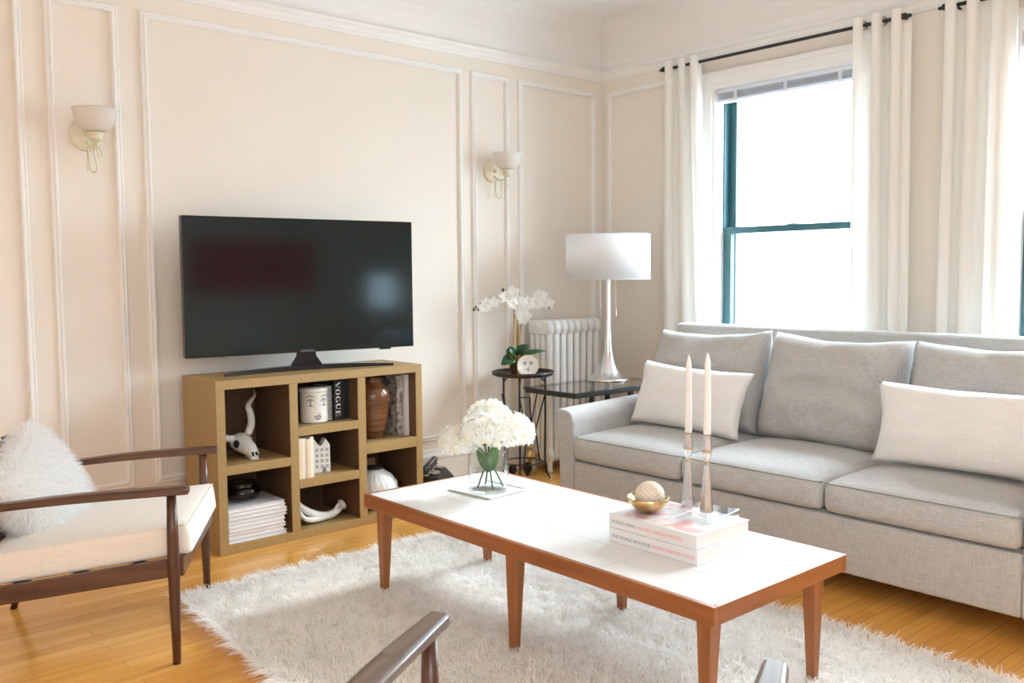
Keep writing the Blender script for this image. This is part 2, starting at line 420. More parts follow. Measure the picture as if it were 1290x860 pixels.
# ceiling with a cove along the walls
bm = B((XL - .2, .3, YN - .2, .2, ZC, ZC + .2))
cv = [(0, 2.615)] + [(.27 * (1 - math.cos(t * PI / 16)), 2.63 + .27 * math.sin(t * PI / 16)) for t in range(9)] + [(0, 2.9)]
prof_y = [(-a if a else 0.0, z) for a, z in cv]
prism(bm, prof_y, 'x', XL, 0)
prism(bm, prof_y, 'y', YN, 0)
struct('ceiling', bm, M['ceil'], smooth=False)
# wall behind the camera with a wide opening added for fill daylight, and solid far left wall
REAR = [(-5.6, -3.9)]
bm = B((XL, -5.6, YN - .15, YN, 0, ZC), (-3.9, -.36, YN - .15, YN, 0, ZC), (-.02, 0, YN - .15, YN, 0, ZC), (-.36, -.02, YN - .15, YN, 0, .9), (-.36, -.02, YN - .15, YN, 1.26, ZC), (-5.6, -3.9, YN - .15, YN, 0, .5), (-5.6, -3.9, YN - .15, YN, 2.5, ZC))
struct('wall_rear', bm, M['wall'])
bm = B((XL - .15, XL, YN, 0, 0, ZC))
struct('wall_far', bm, M['wall'])

def moulding(name, rect, plane):
    """picture-frame moulding: a stepped rectangular frame on a wall"""
    a0, a1, z0, z1 = rect; bm = bmesh.new()
    prof = [(0, 0), (0, .010), (.006, .016), (.013, .012), (.020, .020), (.028, .020), (.034, .008), (.034, 0)]   # inward offset, height off the wall
    rings = []
    for off, hgt in prof:
        ring = []
        for (a, z) in ((a0 + off, z0 + off), (a1 - off, z0 + off), (a1 - off, z1 - off), (a0 + off, z1 - off)):
            ring.append(bm.verts.new((a, -hgt, z) if plane == 'y' else (-hgt, a, z)))
        rings.append(ring)
    for p, q in zip(rings, rings[1:]):
        for k in range(4): bm.faces.new((p[k], p[(k + 1) % 4], q[(k + 1) % 4], q[k]))
    return struct(name, bm, M['white'])
k = 1
for a0, a1 in ((-5.4, -3.605), (-3.515, -3.205), (-3.108, -1.217), (-1.15, -.848), (-.77, -.066)):
    moulding('trim_%d' % k, (a0, a1, .27, 2.478), 'y'); k += 1
moulding('trim_%d' % k, (-.80, -.064, .27, 2.478), 'x'); k += 1
# crown rail below the cove
crown = [(0, 2.555), (-.012, 2.556), (-.016, 2.566), (-.022, 2.572), (-.026, 2.592), (-.036, 2.604), (-.040, 2.618), (0, 2.622)]
struct('trim_%d' % k, prism(bmesh.new(), crown, 'x', XL, 0), M['white']); k += 1
struct('trim_%d' % k, prism(bmesh.new(), crown, 'y', YN, 0), M['white']); k += 1
base = [(0, 0), (-.016, 0), (-.016, .012), (-.018, .15), (-.024, .165), (-.024, .18), (-.014, .196), (-.012, .212), (0, .22)]
struct('baseboard_left', prism(bmesh.new(), base, 'x', XL, 0), M['white'])
struct('baseboard_right', prism(bmesh.new(), base, 'y', YN, 0), M['white'])
# window_n : casing, reveal, sashes, panes
for n, (a, b) in enumerate(W):
    bm = bmesh.new(); cw = .085
    for x0, x1, o in ((-.022, 0, 0.), (-.034, -.0, .055)):
        box(bm, x0, x1, b + o, b + cw, ZS, ZH + cw); box(bm, x0, x1, a - cw, a - o, ZS, ZH + cw)
        box(bm, x0, x1, a - o, b + o, ZH + o, ZH + cw)
    box(bm, -.06, .1, a - .1, b + .1, ZS - .03, ZS)                       # stool
    for y0, y1 in ((b - .012, b), (a, a + .012)): box(bm, 0, .28, y0, y1, ZS, ZH)
    box(bm, 0, .28, a + .012, b - .012, ZH - .012, ZH)
    win = struct('window_%d' % (n + 1), bm, M['white'])
    a_, b_ = a + .012, b - .012; zm = 1.515
    st = .055
    u = B((.15, .19, b_ - st, b_, zm, ZH - .012), (.15, .19, a_, a_ + st, zm, ZH - .012), (.15, .19, a_ + st, b_ - st, ZH - .07, ZH - .012), (.15, .19, a_ + st, b_ - st, zm - .02, zm + .02))
    obj('upper_sash', u, M['teal'], win, bevel=.004)
    lo = B((.10, .14, b_ - st, b_, ZS, zm + .02), (.10, .14, a_, a_ + st, ZS, zm + .02), (.10, .14, a_ + st, b_ - st, ZS, ZS + .07), (.10, .14, a_ + st, b_ - st, zm - .02, zm + .02))
    obj('lower_sash', lo, M['teal'], win, bevel=.004)
    jb = B((.19, .215, b_ - .03, b_, ZS, ZH - .012), (.19, .215, a_, a_ + .03, ZS, ZH - .012), (.095, .15, b_ - .008, b_, zm, ZH - .012), (.095, .15, a_, a_ + .008, zm, ZH - .012))
    obj('track', jb, M['teal'], win)
    lk = B((.108, .132, (a + b) / 2 - .035, (a + b) / 2 + .035, zm + .02, zm + .028)); lathe(lk, [(.012, 0), (.012, .012), (.006, .02)], 12, (.12, (a + b) / 2, zm + .028)); box(lk, .1, .112, (a + b) / 2 - .004, (a + b) / 2 + .03, zm + .03, zm + .036)
    obj('sash_lock', lk, M['blind'], win)
    obj('upper_pane', B((.168, .172, a_ + st, b_ - st, zm + .02, ZH - .07)), M['glass'], win)
    obj('lower_pane', B((.118, .122, a_ + st, b_ - st, ZS + .07, zm - .02)), M['glass'], win)
    # raised venetian blind
    t = thing('window_blind', ['raised white venetian blind stacked at the top of the fully visible window', 'raised white venetian blind at the window cut off by the right edge'][n], 'blind', (.045, (a + b) / 2, 2.33), 0, 'raised venetian blinds')
    hw = (b - a) / 2 - .018
    obj('headrail', B((-.025, .025, -hw, hw, 0.012, .036)), M['blind'], t, bevel=.002)
    sl = bmesh.new()
    for q in range(6): box(sl, -.024, .024, -hw + .005, hw - .005, -.028 + q * .0065, -.026 + q * .0065)
    obj('slat_stack', sl, M['blind'], t)
    obj('bottom_rail', B((-.025, .025, -hw + .003, hw - .003, -.045, -.031)), M['blind'], t, bevel=.003)
    for q in (-.72, 0, .72): obj('ladder_tape', B((-.0275, -.0255, q * hw - .012, q * hw + .012, -.046, .03)), M['blind'], t)
# direct the sky's sampling through the openings
def portal(loc, sx, sy, rot):
    l = bpy.data.lights.new('daylight_portal', 'AREA'); l.shape = 'RECTANGLE'; l.size = sx; l.size_y = sy
    l.cycles.is_portal = True
    o = bpy.data.objects.new('daylight_portal', l); COL.objects.link(o); o.location = loc; o.rotation_euler = rot
for a, b in W: portal((.26, (a + b) / 2, (ZS + ZH) / 2), ZH - ZS, b - a, (0, PI / 2, 0))
portal((-4.75, YN - .12, 1.5), 1.7, 2.0, (PI / 2, 0, 0))

# curtain rods and curtains
def rod(y0, y1, label):
    t = thing('curtain_rod', label, 'curtain rod', (-.1, y0, 2.525), 0, 'black curtain rods')
    Lh = y1 - y0
    obj('pole', T([(0, 0, 0), (0, Lh, 0)], .0095, 12), M['black'], t, smooth=True)
    for yy, s in ((0, 1), (Lh, -1)):
        fb = LT([(.006, 0), (.011, .004), (.011, .012), (.008, .016), (.02, .026), (.02, .05), (.015, .056)], 4)
        xf(fb, Matrix.Translation((0, yy + s * .005, 0)) @ Matrix.Rotation(s * PI / 2, 4, 'X') @ Matrix.Rotation(PI / 4, 4, 'Z'))
        obj('finial', fb, M['black'], t, bevel=.002)
        yb = yy + s * -.09
        obj('bracket', T([(.096, yb, -.02), (.05, yb, -.018), (.01, yb, -.016), (0, yb, -.012)], .006, 8), M['black'], t)
rod(-.60, -2.19, 'black curtain rod with square finials over the fully visible window')
rod(-2.33, -3.95, 'black curtain rod over the window cut off by the right edge')
def curtain(y0, y1, yb0, yb1, npl, seed, label, amp=.035):
    t = thing('curtain', label, 'curtain', (-.1, (y0 + y1) / 2, 0), 0, 'white grommet curtains')
    c = (y0 + y1) / 2; bm = bmesh.new(); nu, nv = npl * 14, 26; rows = []
    for j in range(nv + 1):
        z = 2.565 - (2.565 - .025) * j / nv; q = j / nv; row = []
        for i in range(nu + 1):
            s = i / nu
            yy = (y0 + (y1 - y0) * s) * (1 - q) + (yb0 + (yb1 - yb0) * s) * q
            am = amp * (1 - .25 * q) * (1 + .3 * math.sin(seed + s * 9))
            ph = 2 * PI * npl * s + seed * .7 + .5 * q * math.sin(seed + 5 * s)
            xx = am * math.sin(ph) + .008 * math.sin(3.1 * ph + seed) * q
            yy += .010 * math.sin(2 * ph) + .012 * q * noise.noise(Vector((s * 3, seed, q * 2)))
            row.append(bm.verts.new((xx, yy - c, z)))
        rows.append(row)
    for a, b in zip(rows, rows[1:]):
        for i in range(nu): bm.faces.new((a[i], a[i + 1], b[i + 1], b[i]))
    obj('cloth', bm, M['curtain'], t, smooth=True)
    for i in range(2 * npl) if abs(seed - 2.6) < .1 else []:
        s = (i * PI - seed * .7) / (2 * PI * npl)
        if not .03 < s < .97: continue
        yy = y0 + (y1 - y0) * s - c
        g = bmesh.new(); tube(g, [(.0, yy + .022 * math.cos(a_), 2.525 + .022 * math.sin(a_)) for a_ in [2 * PI * k_ / 20 for k_ in range(21)]], .004, 6, False)
        xf(g, Matrix.Translation((0, yy, 0)) @ Matrix.Rotation((-1) ** i * .9, 4, 'Z') @ Matrix.Translation((0, -yy, 0)))
        obj('grommet', g, M['pewter'], t, smooth=True)
curtain(-.62, -.91, -.60, -1.0, 3, 1.2, 'white curtain panel nearest the room corner, left of the window')
curtain(-1.87, -2.18, -1.89, -2.20, 3, 2.6, 'white curtain panel on the right side of the fully visible window')
curtain(-2.36, -2.68, -2.34, -2.70, 3, 4.3, 'wide white curtain panel left of the window cut off by the right edge')

# ------------------------------------------------------------------ outside: brick block across the street
t = thing('apartment_building', 'pale brick building with rows of small windows seen hazily through the window', 'building', (275, 0, -60))
obj('facade', B((0, 40, 20, 140, 0, 73.5)), M['brick'], t)
for r_i in range(7):
    for c_i in range(12):
        if (r_i * 7 + c_i * 3) % 11 == 0: continue
        y_ = 66 - c_i * 3.2; z_ = 70.0 - r_i * 3.3
        obj('facade_window', B((-.3, .1, y_ - 1.1, y_, z_ - 1.6, z_)), M['pane_dark'], t)
obj('cornice', B((-1., 0, 19, 141, 72.6, 74.)), M['brick'], t)

# ------------------------------------------------------------------ sconces
def sconce(x, z, label):
    t = thing('wall_sconce', label, 'wall lamp', (x, 0, z), 0, 'ivory wall sconces')
    bp = LT([(.0, -.0), (.068, 0), (.070, .006), (.064, .012), (.05, .016), (.02, .022), (.008, .024)], 36, caps=False)
    xf(bp, Matrix.Rotation(PI / 2, 4, 'X')); obj('backplate', bp, M['ivory'], t, smooth=True)
    kn = LT([(.006, 0), (.006, .03), (.011, .034), (.009, .046), (0.001, .05)], 16); xf(kn, Matrix.Rotation(PI / 2, 4, 'X')); obj('screw_knob', kn, M['ivory'], t, smooth=True)
    obj('arm', T(spline([(0, -.02, -.03), (.0, -.06, -.055), (0, -.10, -.06), (0, -.14, -.035), (0, -.14, -.02)]), .0055, 8), M['ivory'], t, smooth=True)
    obj('socket_cup', LT([(.008, -.045), (.018, -.042), (.022, -.034), (.028, -.032), (.028, -.024), (.022, -.022), (.034, -.012), (.036, -.004), (.03, 0)], 24, (0, -.14, 0)), M['ivory'], t, smooth=True)
    sh = LT([(.03, 0), (.050, .008), (.070, .028), (.080, .058), (.085, .085), (.092, .098)], 40, (0, -.14, 0), caps=False)
    obj('glass_shade', sh, M['shadeglass'], t, smooth=True, solid=.004)
    w_ = spline([(0, -.03, -.05), (.002, -.035, -.12), (.006, -.04, -.155), (.018, -.05, -.165), (.026, -.06, -.145), (.016, -.068, -.10), (.012, -.075, -.07), (.022, -.09, -.055), (.032, -.105, -.075), (.03, -.115, -.105), (.016, -.122, -.1), (.006, -.125, -.04)])
    obj('scroll_wire', T(w_, .0035, 8), M['ivory'], t, smooth=True)
    obj('pull_rod', T([(-.004, -.03, -.06), (-.004, -.03, -.16)], .002, 6), M['ivory'], t)
sconce(-3.36, 1.885, 'ivory wall sconce on the narrow panel left of the television')
sconce(-.985, 1.89, 'ivory wall sconce on the narrow panel above the orchid, right of the television')

# ------------------------------------------------------------------ bookcase
CX0, CX1, CYF, CYB, CZ = -3.0, -1.88, -.475, -.10, .79
t = thing('cube_bookcase', 'low ochre wooden bookcase with seven open cubbies under the television', 'bookcase', (CX0, CYB, 0))
def cb(*q): return tuple([q[0] - CX0, q[1] - CX0, q[2] - CYB, q[3] - CYB, q[4], q[5]])
V1, V2 = (-2.642, -2.599), (-2.270, -2.225)
obj('top', B(cb(CX0, CX1, CYF, CYB, .749, CZ)), M['oak'], t, bevel=.002)
obj('base_panel', B(cb(CX0, CX1, CYF, CYB, 0, .041)), M['oak'], t, bevel=.002)
for a, b in ((CX0, CX0 + .042), (CX1 - .04, CX1)): obj('side_panel', B(cb(a, b, CYF, CYB, .041, .749)), M['oak'], t, bevel=.002)
for a, b in (V1, V2): obj('divider', B(cb(a, b, CYF, CYB, .041, .749)), M['oak'], t, bevel=.002)
for a, b, z0, z1 in ((CX0 + .042, V1[0], .361, .402), (V1[1], V2[0], .244, .287), (V1[1], V2[0], .495, .537), (V2[1], CX1 - .04, .359, .412)):
    obj('shelf', B(cb(a, b, CYF, CYB, z0, z1)), M['oak'], t, bevel=.002)
obj('back_panel', B(cb(CX0 + .042, CX1 - .04, CYB - .012, CYB - .002, .041, .749)), M['oakshade'], t)

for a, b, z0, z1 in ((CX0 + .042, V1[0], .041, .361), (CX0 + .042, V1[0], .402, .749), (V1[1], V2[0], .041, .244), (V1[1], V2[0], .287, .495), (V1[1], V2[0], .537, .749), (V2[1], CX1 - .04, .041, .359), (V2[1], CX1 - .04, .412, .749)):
    e = .0012; obj('cubby_shade_skin', B(cb(a, a + e, CYF + .003, CYB - .012, z0, z1), cb(b - e, b, CYF + .003, CYB - .012, z0, z1), cb(a + e, b - e, CYF + .003, CYB - .012, z1 - e, z1)), M['oakshade'], t)  # thin skins added to paint shade on cubby sides and undersides

# ------------------------------------------------------------------ television
tx, ty = -2.4425, -.2875; ang = math.atan2(-.145, 1.175)
t = thing('television', 'large flat black television on a curved stand on top of the bookcase', 'television', (tx, ty, CZ), ang)
TW, T0, T1 = .592, .087, .744
obj('housing', B((-TW, TW, -.012, .03, T0, T1)), M['blackgloss'], t, bevel=.004)
obj('screen', B((-TW + .009, TW - .009, -.0135, -.011, T0 + .016, T1 - .009)), M['screen'], t)
bk = B((-TW * .7, TW * .7, .03, .06, T0 + .03, T1 - .2)); obj('rear_cover', bk, M['blackgloss'], t, bevel=.01)
nk = prism(bmesh.new(), [(-.045, T0 + .02), (-.05, T0 - .02), (-.085, .018), (.085, .018), (.05, T0 - .02), (.045, T0 + .02)], 'y', .0, .022)
obj('stand_neck', nk, M['blackgloss'], t, bevel=.004)
ft = bmesh.new(); n = 24; rr = []
for i in range(n + 1):
    s = -1 + 2 * i / n; x = s * .435; y = -.02 - .075 * (s * s) + .02; h = .012 + .012 * (1 - s * s); w2 = .014 + .02 * (1 - s * s)
    rr.append([ft.verts.new((x, y - w2, 0)), ft.verts.new((x, y + w2, 0)), ft.verts.new((x, y + w2 * .8, h)), ft.verts.new((x, y - w2 * .8, h))])
for a, b in zip(rr, rr[1:]):
    for q in range(4): ft.faces.new((a[q], a[(q + 1) % 4], b[(q + 1) % 4], b[q]))
ft.faces.new(rr[0]); ft.faces.new(rr[-1])
obj('stand_foot', ft, M['blackgloss'], t, bevel=.003)
place_text('brand_lettering', 'SAMSUNG', .016, M['greyink'], t, (-.038, -.0135, T0 + .002), (1, 0, 0), (0, 0, 1))
obj('sensor_bump', B((.40, .46, -.008, .015, T0 - .008, T0)), M['blackgloss'], t, bevel=.003)

# ------------------------------------------------------------------ things in the cubbies
# skull
t = thing('animal_skull', 'small white horned animal skull in the upper left cubby', 'skull', (-2.80, -.31, .402), -.15)
SK = [((-.012, .05, .066), .050, .050), ((0, .02, .062), .056, .052), ((.006, -.01, .052), .048, .044), ((.014, -.045, .040), .036, .034), ((.022, -.078, .028), .026, .024), ((.026, -.1, .02), .018, .016)]
bm = bmesh.new(); rr = []
for (c, a, b) in SK:
    rr.append([bm.verts.new((c[0] + a * math.cos(2 * PI * q / 20), c[1] * 1.0, c[2] + b * math.sin(2 * PI * q / 20) * (.8 if math.sin(2 * PI * q / 20) < 0 else 1))) for q in range(20)])
for a, b in zip(rr, rr[1:]):
    for q in range(20): bm.faces.new((a[q], a[(q + 1) % 20], b[(q + 1) % 20], b[q]))
bm.faces.new(rr[0]); bm.faces.new(rr[-1])
obj('cranium', bm, M['bone'], t, sub=1)
for s in (-1, 1):
    bm = bmesh.new(); bmesh.ops.create_uvsphere(bm, u_segments=16, v_segments=10, radius=.019); xf(bm, Matrix.Translation((.004 + s * .040, -.012, .066)) @ Matrix.Diagonal((.7, 1.1, 1., 1)))
    obj('eye_socket', bm, M['dark'], t, smooth=True)
    bm = bmesh.new(); tube(bm, [(.022 + s * .008, -.094, .034), (.024 + s * .010, -.104, .022)], .006, 8); obj('nostril', bm, M['dark'], t)
    bm = T([(.018 + s * .018, -.04, .012), (.024 + s * .013, -.085, .004), (.026 + s * .006, -.105, .006)], [.008, .008, .006], 8); obj('jaw_ridge', bm, M['bone'], t, smooth=True)
h1 = spline([(.03, .03, .10), (.05, .035, .15), (.045, .03, .20), (.035, .03, .235), (.05, .03, .262), (.068, .03, .285), (.066, .03, .312)])
obj('horn', T(h1, [.019 - .015 * (i / (len(h1) - 1)) ** 1.5 for i in range(len(h1))], 12), M['horn'], t, smooth=True)
h2 = spline([(-.04, .03, .085), (-.075, .025, .092), (-.105, .02, .112), (-.125, .02, .14), (-.122, .02, .17)])
obj('horn', T(h2, [.018 - .013 * (i / (len(h2) - 1)) ** 1.5 for i in range(len(h2))], 12), M['bone'], t, smooth=True)
# magazines
z = .041; words = ['lowest', 'second from bottom', 'third from bottom', 'fourth from bottom', 'fifth from bottom', 'sixth from bottom', 'seventh from bottom', 'second from top', 'topmost']
for i in range(9):
    h = .0192 - .0015 * (i % 3); x0 = -2.952 + rng.uniform(0, .004); x1 = x0 + .278 + rng.uniform(-.006, .012); y0 = -.462 + rng.uniform(0, .008)
    bm = B((x0 - (x0 + x1) / 2 + .002, x1 - (x0 + x1) / 2 - .003, .004, .236, .002, h - .002))
    t = thing('magazine', 'white magazine in lower left cubby stack, %s' % words[i], 'magazine', ((x0 + x1) / 2, y0, z), 0, 'white magazines stacked in the lower left cubby')
    w2 = (x1 - x0) / 2
    obj('pages', bm, M['paper'], t)
    obj('cover', B((-w2 - .0005, w2 + .0005, -.001, .24, 0, .002), (-w2 - .0005, w2 + .0005, -.001, .24, h - .002, h)), M['bookwhite'], t)
    z += h + .0002
bm = LT([(.045, 0), (.075, .008), (.092, .03), (.090, .05), (.074, .066), (.070, .074), (.078, .082), (.074, .082), (.066, .074), (.070, .064), (.086, .05), (.088, .03), (.072, .012), (.0, .006)], 40, caps=False)
o = obj('glass_bowl', bm, M['smoke'], None, smooth=True); o.location = (-2.82, -.31, z + .001); tag(o, 'smoky round glass bowl on top of the magazine stack', 'bowl')
# canister with a drawn face
t = thing('porcelain_canister', 'cream cylindrical canister with a line-drawn face in the upper middle cubby', 'jar', (-2.452, -.36, .537), -.22)
obj('body', LT([(.062, 0), (.068, .004), (.068, .148), (.064, .15)], 48), M['creamjar'], t, bevel=.002)
obj('lid', LT([(.064, .150), (.071, .151), (.071, .166), (.066, .172), (.0, .173)], 48, caps=False), M['creamjar'], t, smooth=True)
def oncyl(u, v): a = -PI / 2 + u; return (.0685 * math.cos(a), .0685 * math.sin(a), v)
fb = bmesh.new()
for s in (-1, 1):
    c_ = s * .50
    ribbon2d(fb, arc(c_, .096, .33, .020, PI * .97, PI * .03), .0024, oncyl); ribbon2d(fb, arc(c_, .100, .34, .024, PI * .9, PI * .1), .0010, oncyl)
    ribbon2d(fb, arc(c_, .096, .30, .012, PI * 1.05, PI * 1.95), .0012, oncyl); ribbon2d(fb, arc(c_, .098, .09, .008, 0, 2 * PI, 14), .0036, oncyl)
    ribbon2d(fb, arc(c_ + s * .04, .116, .42, .020, PI * .92, PI * .08), .0022, oncyl)
    for k_ in range(5): ribbon2d(fb, [(c_ - .22 + k_ * .11, .088 - .003 * (2 - abs(k_ - 2))), (c_ - .24 + k_ * .12, .082 - .003 * (2 - abs(k_ - 2)))], .0007, oncyl)
ribbon2d(fb, arc(.10, .054, .10, .008, -PI * .8, PI * .1), .0022, oncyl); ribbon2d(fb, [(-.10, .088), (-.12, .07), (-.06, .052)], .0009, oncyl)
ribbon2d(fb, arc(0, .031, .26, .006, PI, 0), .0024, oncyl); ribbon2d(fb, arc(0, .031, .24, .010, -PI, 0), .0024, oncyl); ribbon2d(fb, [(-.26, .031), (0, .029), (.26, .031)], .0016, oncyl)
obj('line_drawing', fb, M['ink'], t)
# upright books
def upright(name, label, x0, x1, yf, depth, z0, h, cover, pages, group=None, cat='book', lean=0):
    w = x1 - x0
    t = thing(name, label, cat, ((x0 + x1) / 2, yf, z0), 0, group)
    obj('cover', B((-w / 2, w / 2, 0, .004, 0, h), (-w / 2, -w / 2 + .003, .004, depth, 0, h), (w / 2 - .003, w / 2, .004, depth, 0, h)), cover, t)
    obj('pages', B((-w / 2 + .003, w / 2 - .003, .004, depth - .004, .003, h - .004)), pages, t)
    return t
# spiral notebook
t = thing('spiral_notebook', 'thin wire-bound notebook standing between the canister and the lettered black book', 'notebook', (-2.372, -.385, .537))
obj('pages', B((-.011, .011, .008, .15, .003, .17)), M['pages'], t)
sp = bmesh.new()
for q in range(15):
    zz = .014 + q * .0105; tube(sp, [(.012 * math.cos(a_), .006 + .009 * math.sin(a_), zz + .0015 * a_ / PI) for a_ in [2 * PI * k_ / 10 for k_ in range(11)]], .0017, 5)
obj('wire_binding', sp, M['ink'], t)
bt = upright('book', 'thick black book with large white lettering down the spine', -2.358, -2.320, -.40, .24, .537, .2, M['bookblack'], M['pages'])
def vogue(parent, w, h):
    """condensed high-contrast capitals reading down the spine"""
    bm = bmesh.new(); y = -.0006; lw = .030; lh = h
    def quad(p): bm.faces.new([bm.verts.new((x_, y, z_)) for x_, z_ in p])
    def put(poly, z0):       # letter space: a across (0..1), b up (0..1) ; rotated clockwise: up -> +x, across -> -z
        quad([(-w / 2 + b * w, z0 - a * lw) for a, b in poly])
    def ring(z0, a0, a1, thick, thin):
        n = 24; c = .5
        for k in range(n):
            t0 = a0 + (a1 - a0) * k / n; t1 = a0 + (a1 - a0) * (k + 1) / n
            put([(c + .48 * math.cos(t0), c + .5 * math.sin(t0)), (c + .48 * math.cos(t1), c + .5 * math.sin(t1)),
                 (c + (.48 - thick) * math.cos(t1), c + (.5 - thin) * math.sin(t1)), (c + (.48 - thick) * math.cos(t0), c + (.5 - thin) * math.sin(t0))], z0)
    gap = .0355; z0 = h * 0 + .19
    put([(0, 1), (.27, 1), (.62, 0), (.5, 0)], z0); put([(.92, 1), (.99, 1), (.62, 0), (.53, 0)], z0); put([(-.06, 1), (.36, 1), (.36, .96), (-.06, .96)], z0); put([(.78, 1), (1.06, 1), (1.06, .96), (.78, .96)], z0)
    z0 -= gap; ring(z0, 0, 2 * PI, .24, .04)
    z0 -= gap; ring(z0, PI * .25, PI * 1.75, .24, .04); put([(.74, .42), (.96, .42), (.96, .1), (.74, .06)], z0); put([(.6, .44), (1.06, .44), (1.06, .40), (.6, .40)], z0)
    z0 -= gap; put([(.1, 1), (.34, 1), (.34, .25), (.1, .25)], z0); put([(.84, 1), (.9, 1), (.9, .25), (.84, .25)], z0); put([(.1, .25), (.34, .25), (.45, .08), (.5, 0), (.3, .05)], z0); put([(.34, .10), (.84, .25), (.9, .25), (.7, .03), (.5, 0), (.4, 0)], z0); put([(-.02, 1), (.46, 1), (.46, .96), (-.02, .96)], z0); put([(.72, 1), (1.02, 1), (1.02, .96), (.72, .96)], z0)
    z0 -= gap; put([(.12, 1), (.36, 1), (.36, 0), (.12, 0)], z0); put([(0, 1), (.9, 1), (.9, .95), (0, .95)], z0); put([(0, .05), (.94, .05), (.94, 0), (0, 0)], z0); put([(.36, .53), (.7, .53), (.7, .48), (.36, .48)], z0)
    put([(.84, 1), (.9, 1), (.9, .72)], z0); put([(.88, 0), (.94, 0), (.94, .3)], z0); put([(.66, .65), (.7, .65), (.7, .36), (.66, .36)], z0)
    obj('spine_lettering', bm, M['whiteink'], parent)
vogue(bt, .026, .2)
upright('book', 'black book just right of the book with large white lettering', -2.318, -2.297, -.395, .23, .537, .195, M['bookblack'], M['pages'])
upright('book', 'black book against the right divider of the upper middle cubby', -2.294, -2.272, -.39, .23, .537, .203, M['bookblack'], M['pages'])
# cream paperbacks in the middle cubby
gl = ['leftmost of the cream paperbacks in the middle cubby', 'second cream paperback from the left in the middle cubby', 'cream paperback between its neighbours, second from the ceramic house', 'cream paperback right beside the ceramic house']
x = -2.596
for i in range(4):
    w = (.019, .021, .018, .02)[i]
    upright('paperback', gl[i], x, x + w, -.468 + .004 * (i % 2), .16, .287, .196 - .004 * (i % 3), M['creampages' if i % 2 == 0 else 'palebook'], M['pages'], 'cream paperbacks in the middle cubby'); x += w + .001
# ceramic house
t = thing('ceramic_house', 'white ceramic canal house ornament in the middle cubby', 'ornament', (-2.452, -.40, .287), -.25)
HW = .056
poly = [(-HW, 0), (HW, 0), (HW, .135), (HW * .62, .168), (HW * .25, .135), (HW * .02, .135), (-.012, .152), (-.02, .165), (-.034, .172), (-.048, .162), (-HW, .14)]
obj('walls', prism(bmesh.new(), poly, 'y', 0, .06), M['ceramic'], t, bevel=.002)
for r in range(4):
    for c in range(4):
        obj('window', B((-.043 + c * .025, -.028 + c * .025, -.0012, .001, .024 + r * .027, .040 + r * .027)), M['windowgrey'], t)
bm = LT([(.006, 0), (.006, .003)], 12); xf(bm, Matrix.Translation((-.034, .001, .152)) @ Matrix.Rotation(PI / 2, 4, 'X')); obj('gable_opening', bm, M['dark'], t)
obj('door', B((.016, .034, -.0014, .001, 0.002, .026)), M['greyink'], t)
# antlers
t = thing('antler', 'white forked antler lying in the bottom middle cubby', 'antler', (-2.43, -.36, .041))
a1 = spline([(-.165, .02, .19), (-.145, .0, .13), (-.115, -.02, .085), (-.07, -.03, .052), (-.01, -.035, .028), (.04, -.03, .024), (.09, -.01, .034), (.125, .01, .05)])
obj('main_beam', T(a1, [.008 + .012 * min(1, i / 20) for i in range(len(a1))], 12), M['bone'], t, smooth=True)
a2 = spline([(-.16, -.05, .105), (-.13, -.055, .05), (-.09, -.055, .026), (-.04, -.045, .02), (0, -.038, .022)])
obj('tine', T(a2, [.009 + .009 * i / len(a2) for i in range(len(a2))], 12), M['bone'], t, smooth=True)
burr = obj('burr', LT([(.012, -.012), (.026, -.008), (.029, 0), (.026, .01), (.014, .014)], 18, (0, 0, 0)), M['bone'], t, smooth=True)
burr.matrix_local = Matrix.Translation((.13, .012, .052)) @ Matrix.Rotation(1.1, 4, 'Y')
obj('tine', T([(.07, -.02, .034), (.075, -.035, .062), (.085, -.04, .075)], [.012, .008, .004], 10), M['bone'], t, smooth=True)
# brown vase
pv = [(.045, 0), (.052, .004), (.058, .03), (.074, .10), (.086, .165), (.092, .21), (.09, .235), (.078, .262), (.056, .282), (.046, .292), (.046, .304), (.052, .316), (.05, .32), (.04, .316), (.038, .29)]
o = obj('ceramic_vase', LT(pv, 48, caps=False), M['brownglaze'], None, smooth=True); o.location = (-2.098, -.34, .412); tag(o, 'tall brown glazed vase in the upper right cubby', 'vase')
o.data.polygons.foreach_set('use_smooth', [True] * len(o.data.polygons))
upright('book', 'book with a mottled dark print cover beside the brown vase', -1.987, -1.952, -.40, .24, .412, .318, M['patterned'], M['pages'])
upright('book', 'tall white book against the right side of the upper right cubby', -1.948, -1.924, -.415, .25, .412, .322, M['bookwhite'], M['pages'])
# pleated vase
bm = bmesh.new(); seg = 96; rr = []
for r, z in [(.05, 0), (.085, .02), (.112, .06), (.12, .095), (.112, .135), (.085, .172), (.05, .196), (.03, .204), (.034, .21), (.04, .216)]:
    ring = []
    for q in range(seg):
        a = 2 * PI * q / seg; k_ = 1 + .045 * math.sin(a * 24 + 5 * z * 10) * min(1, (r - .028) / .04 if r > .028 else 0)
        ring.append(bm.verts.new((r * k_ * math.cos(a), r * k_ * math.sin(a), z)))
    rr.append(ring)
for a, b in zip(rr, rr[1:]):
    for q in range(seg): bm.faces.new((a[q], a[(q + 1) % seg], b[(q + 1) % seg], b[q]))
bm.faces.new(rr[0])
t = thing('pleated_vase', 'round white pleated vase in the lower right cubby', 'vase', (-2.093, -.34, .041))
obj('body', bm, M['matte_ceramic'], t, smooth=True)
obj('neck_cord', LT([(.034, .204), (.043, .206), (.043, .217), (.034, .219)], 24), M['dark'], t, smooth=True)
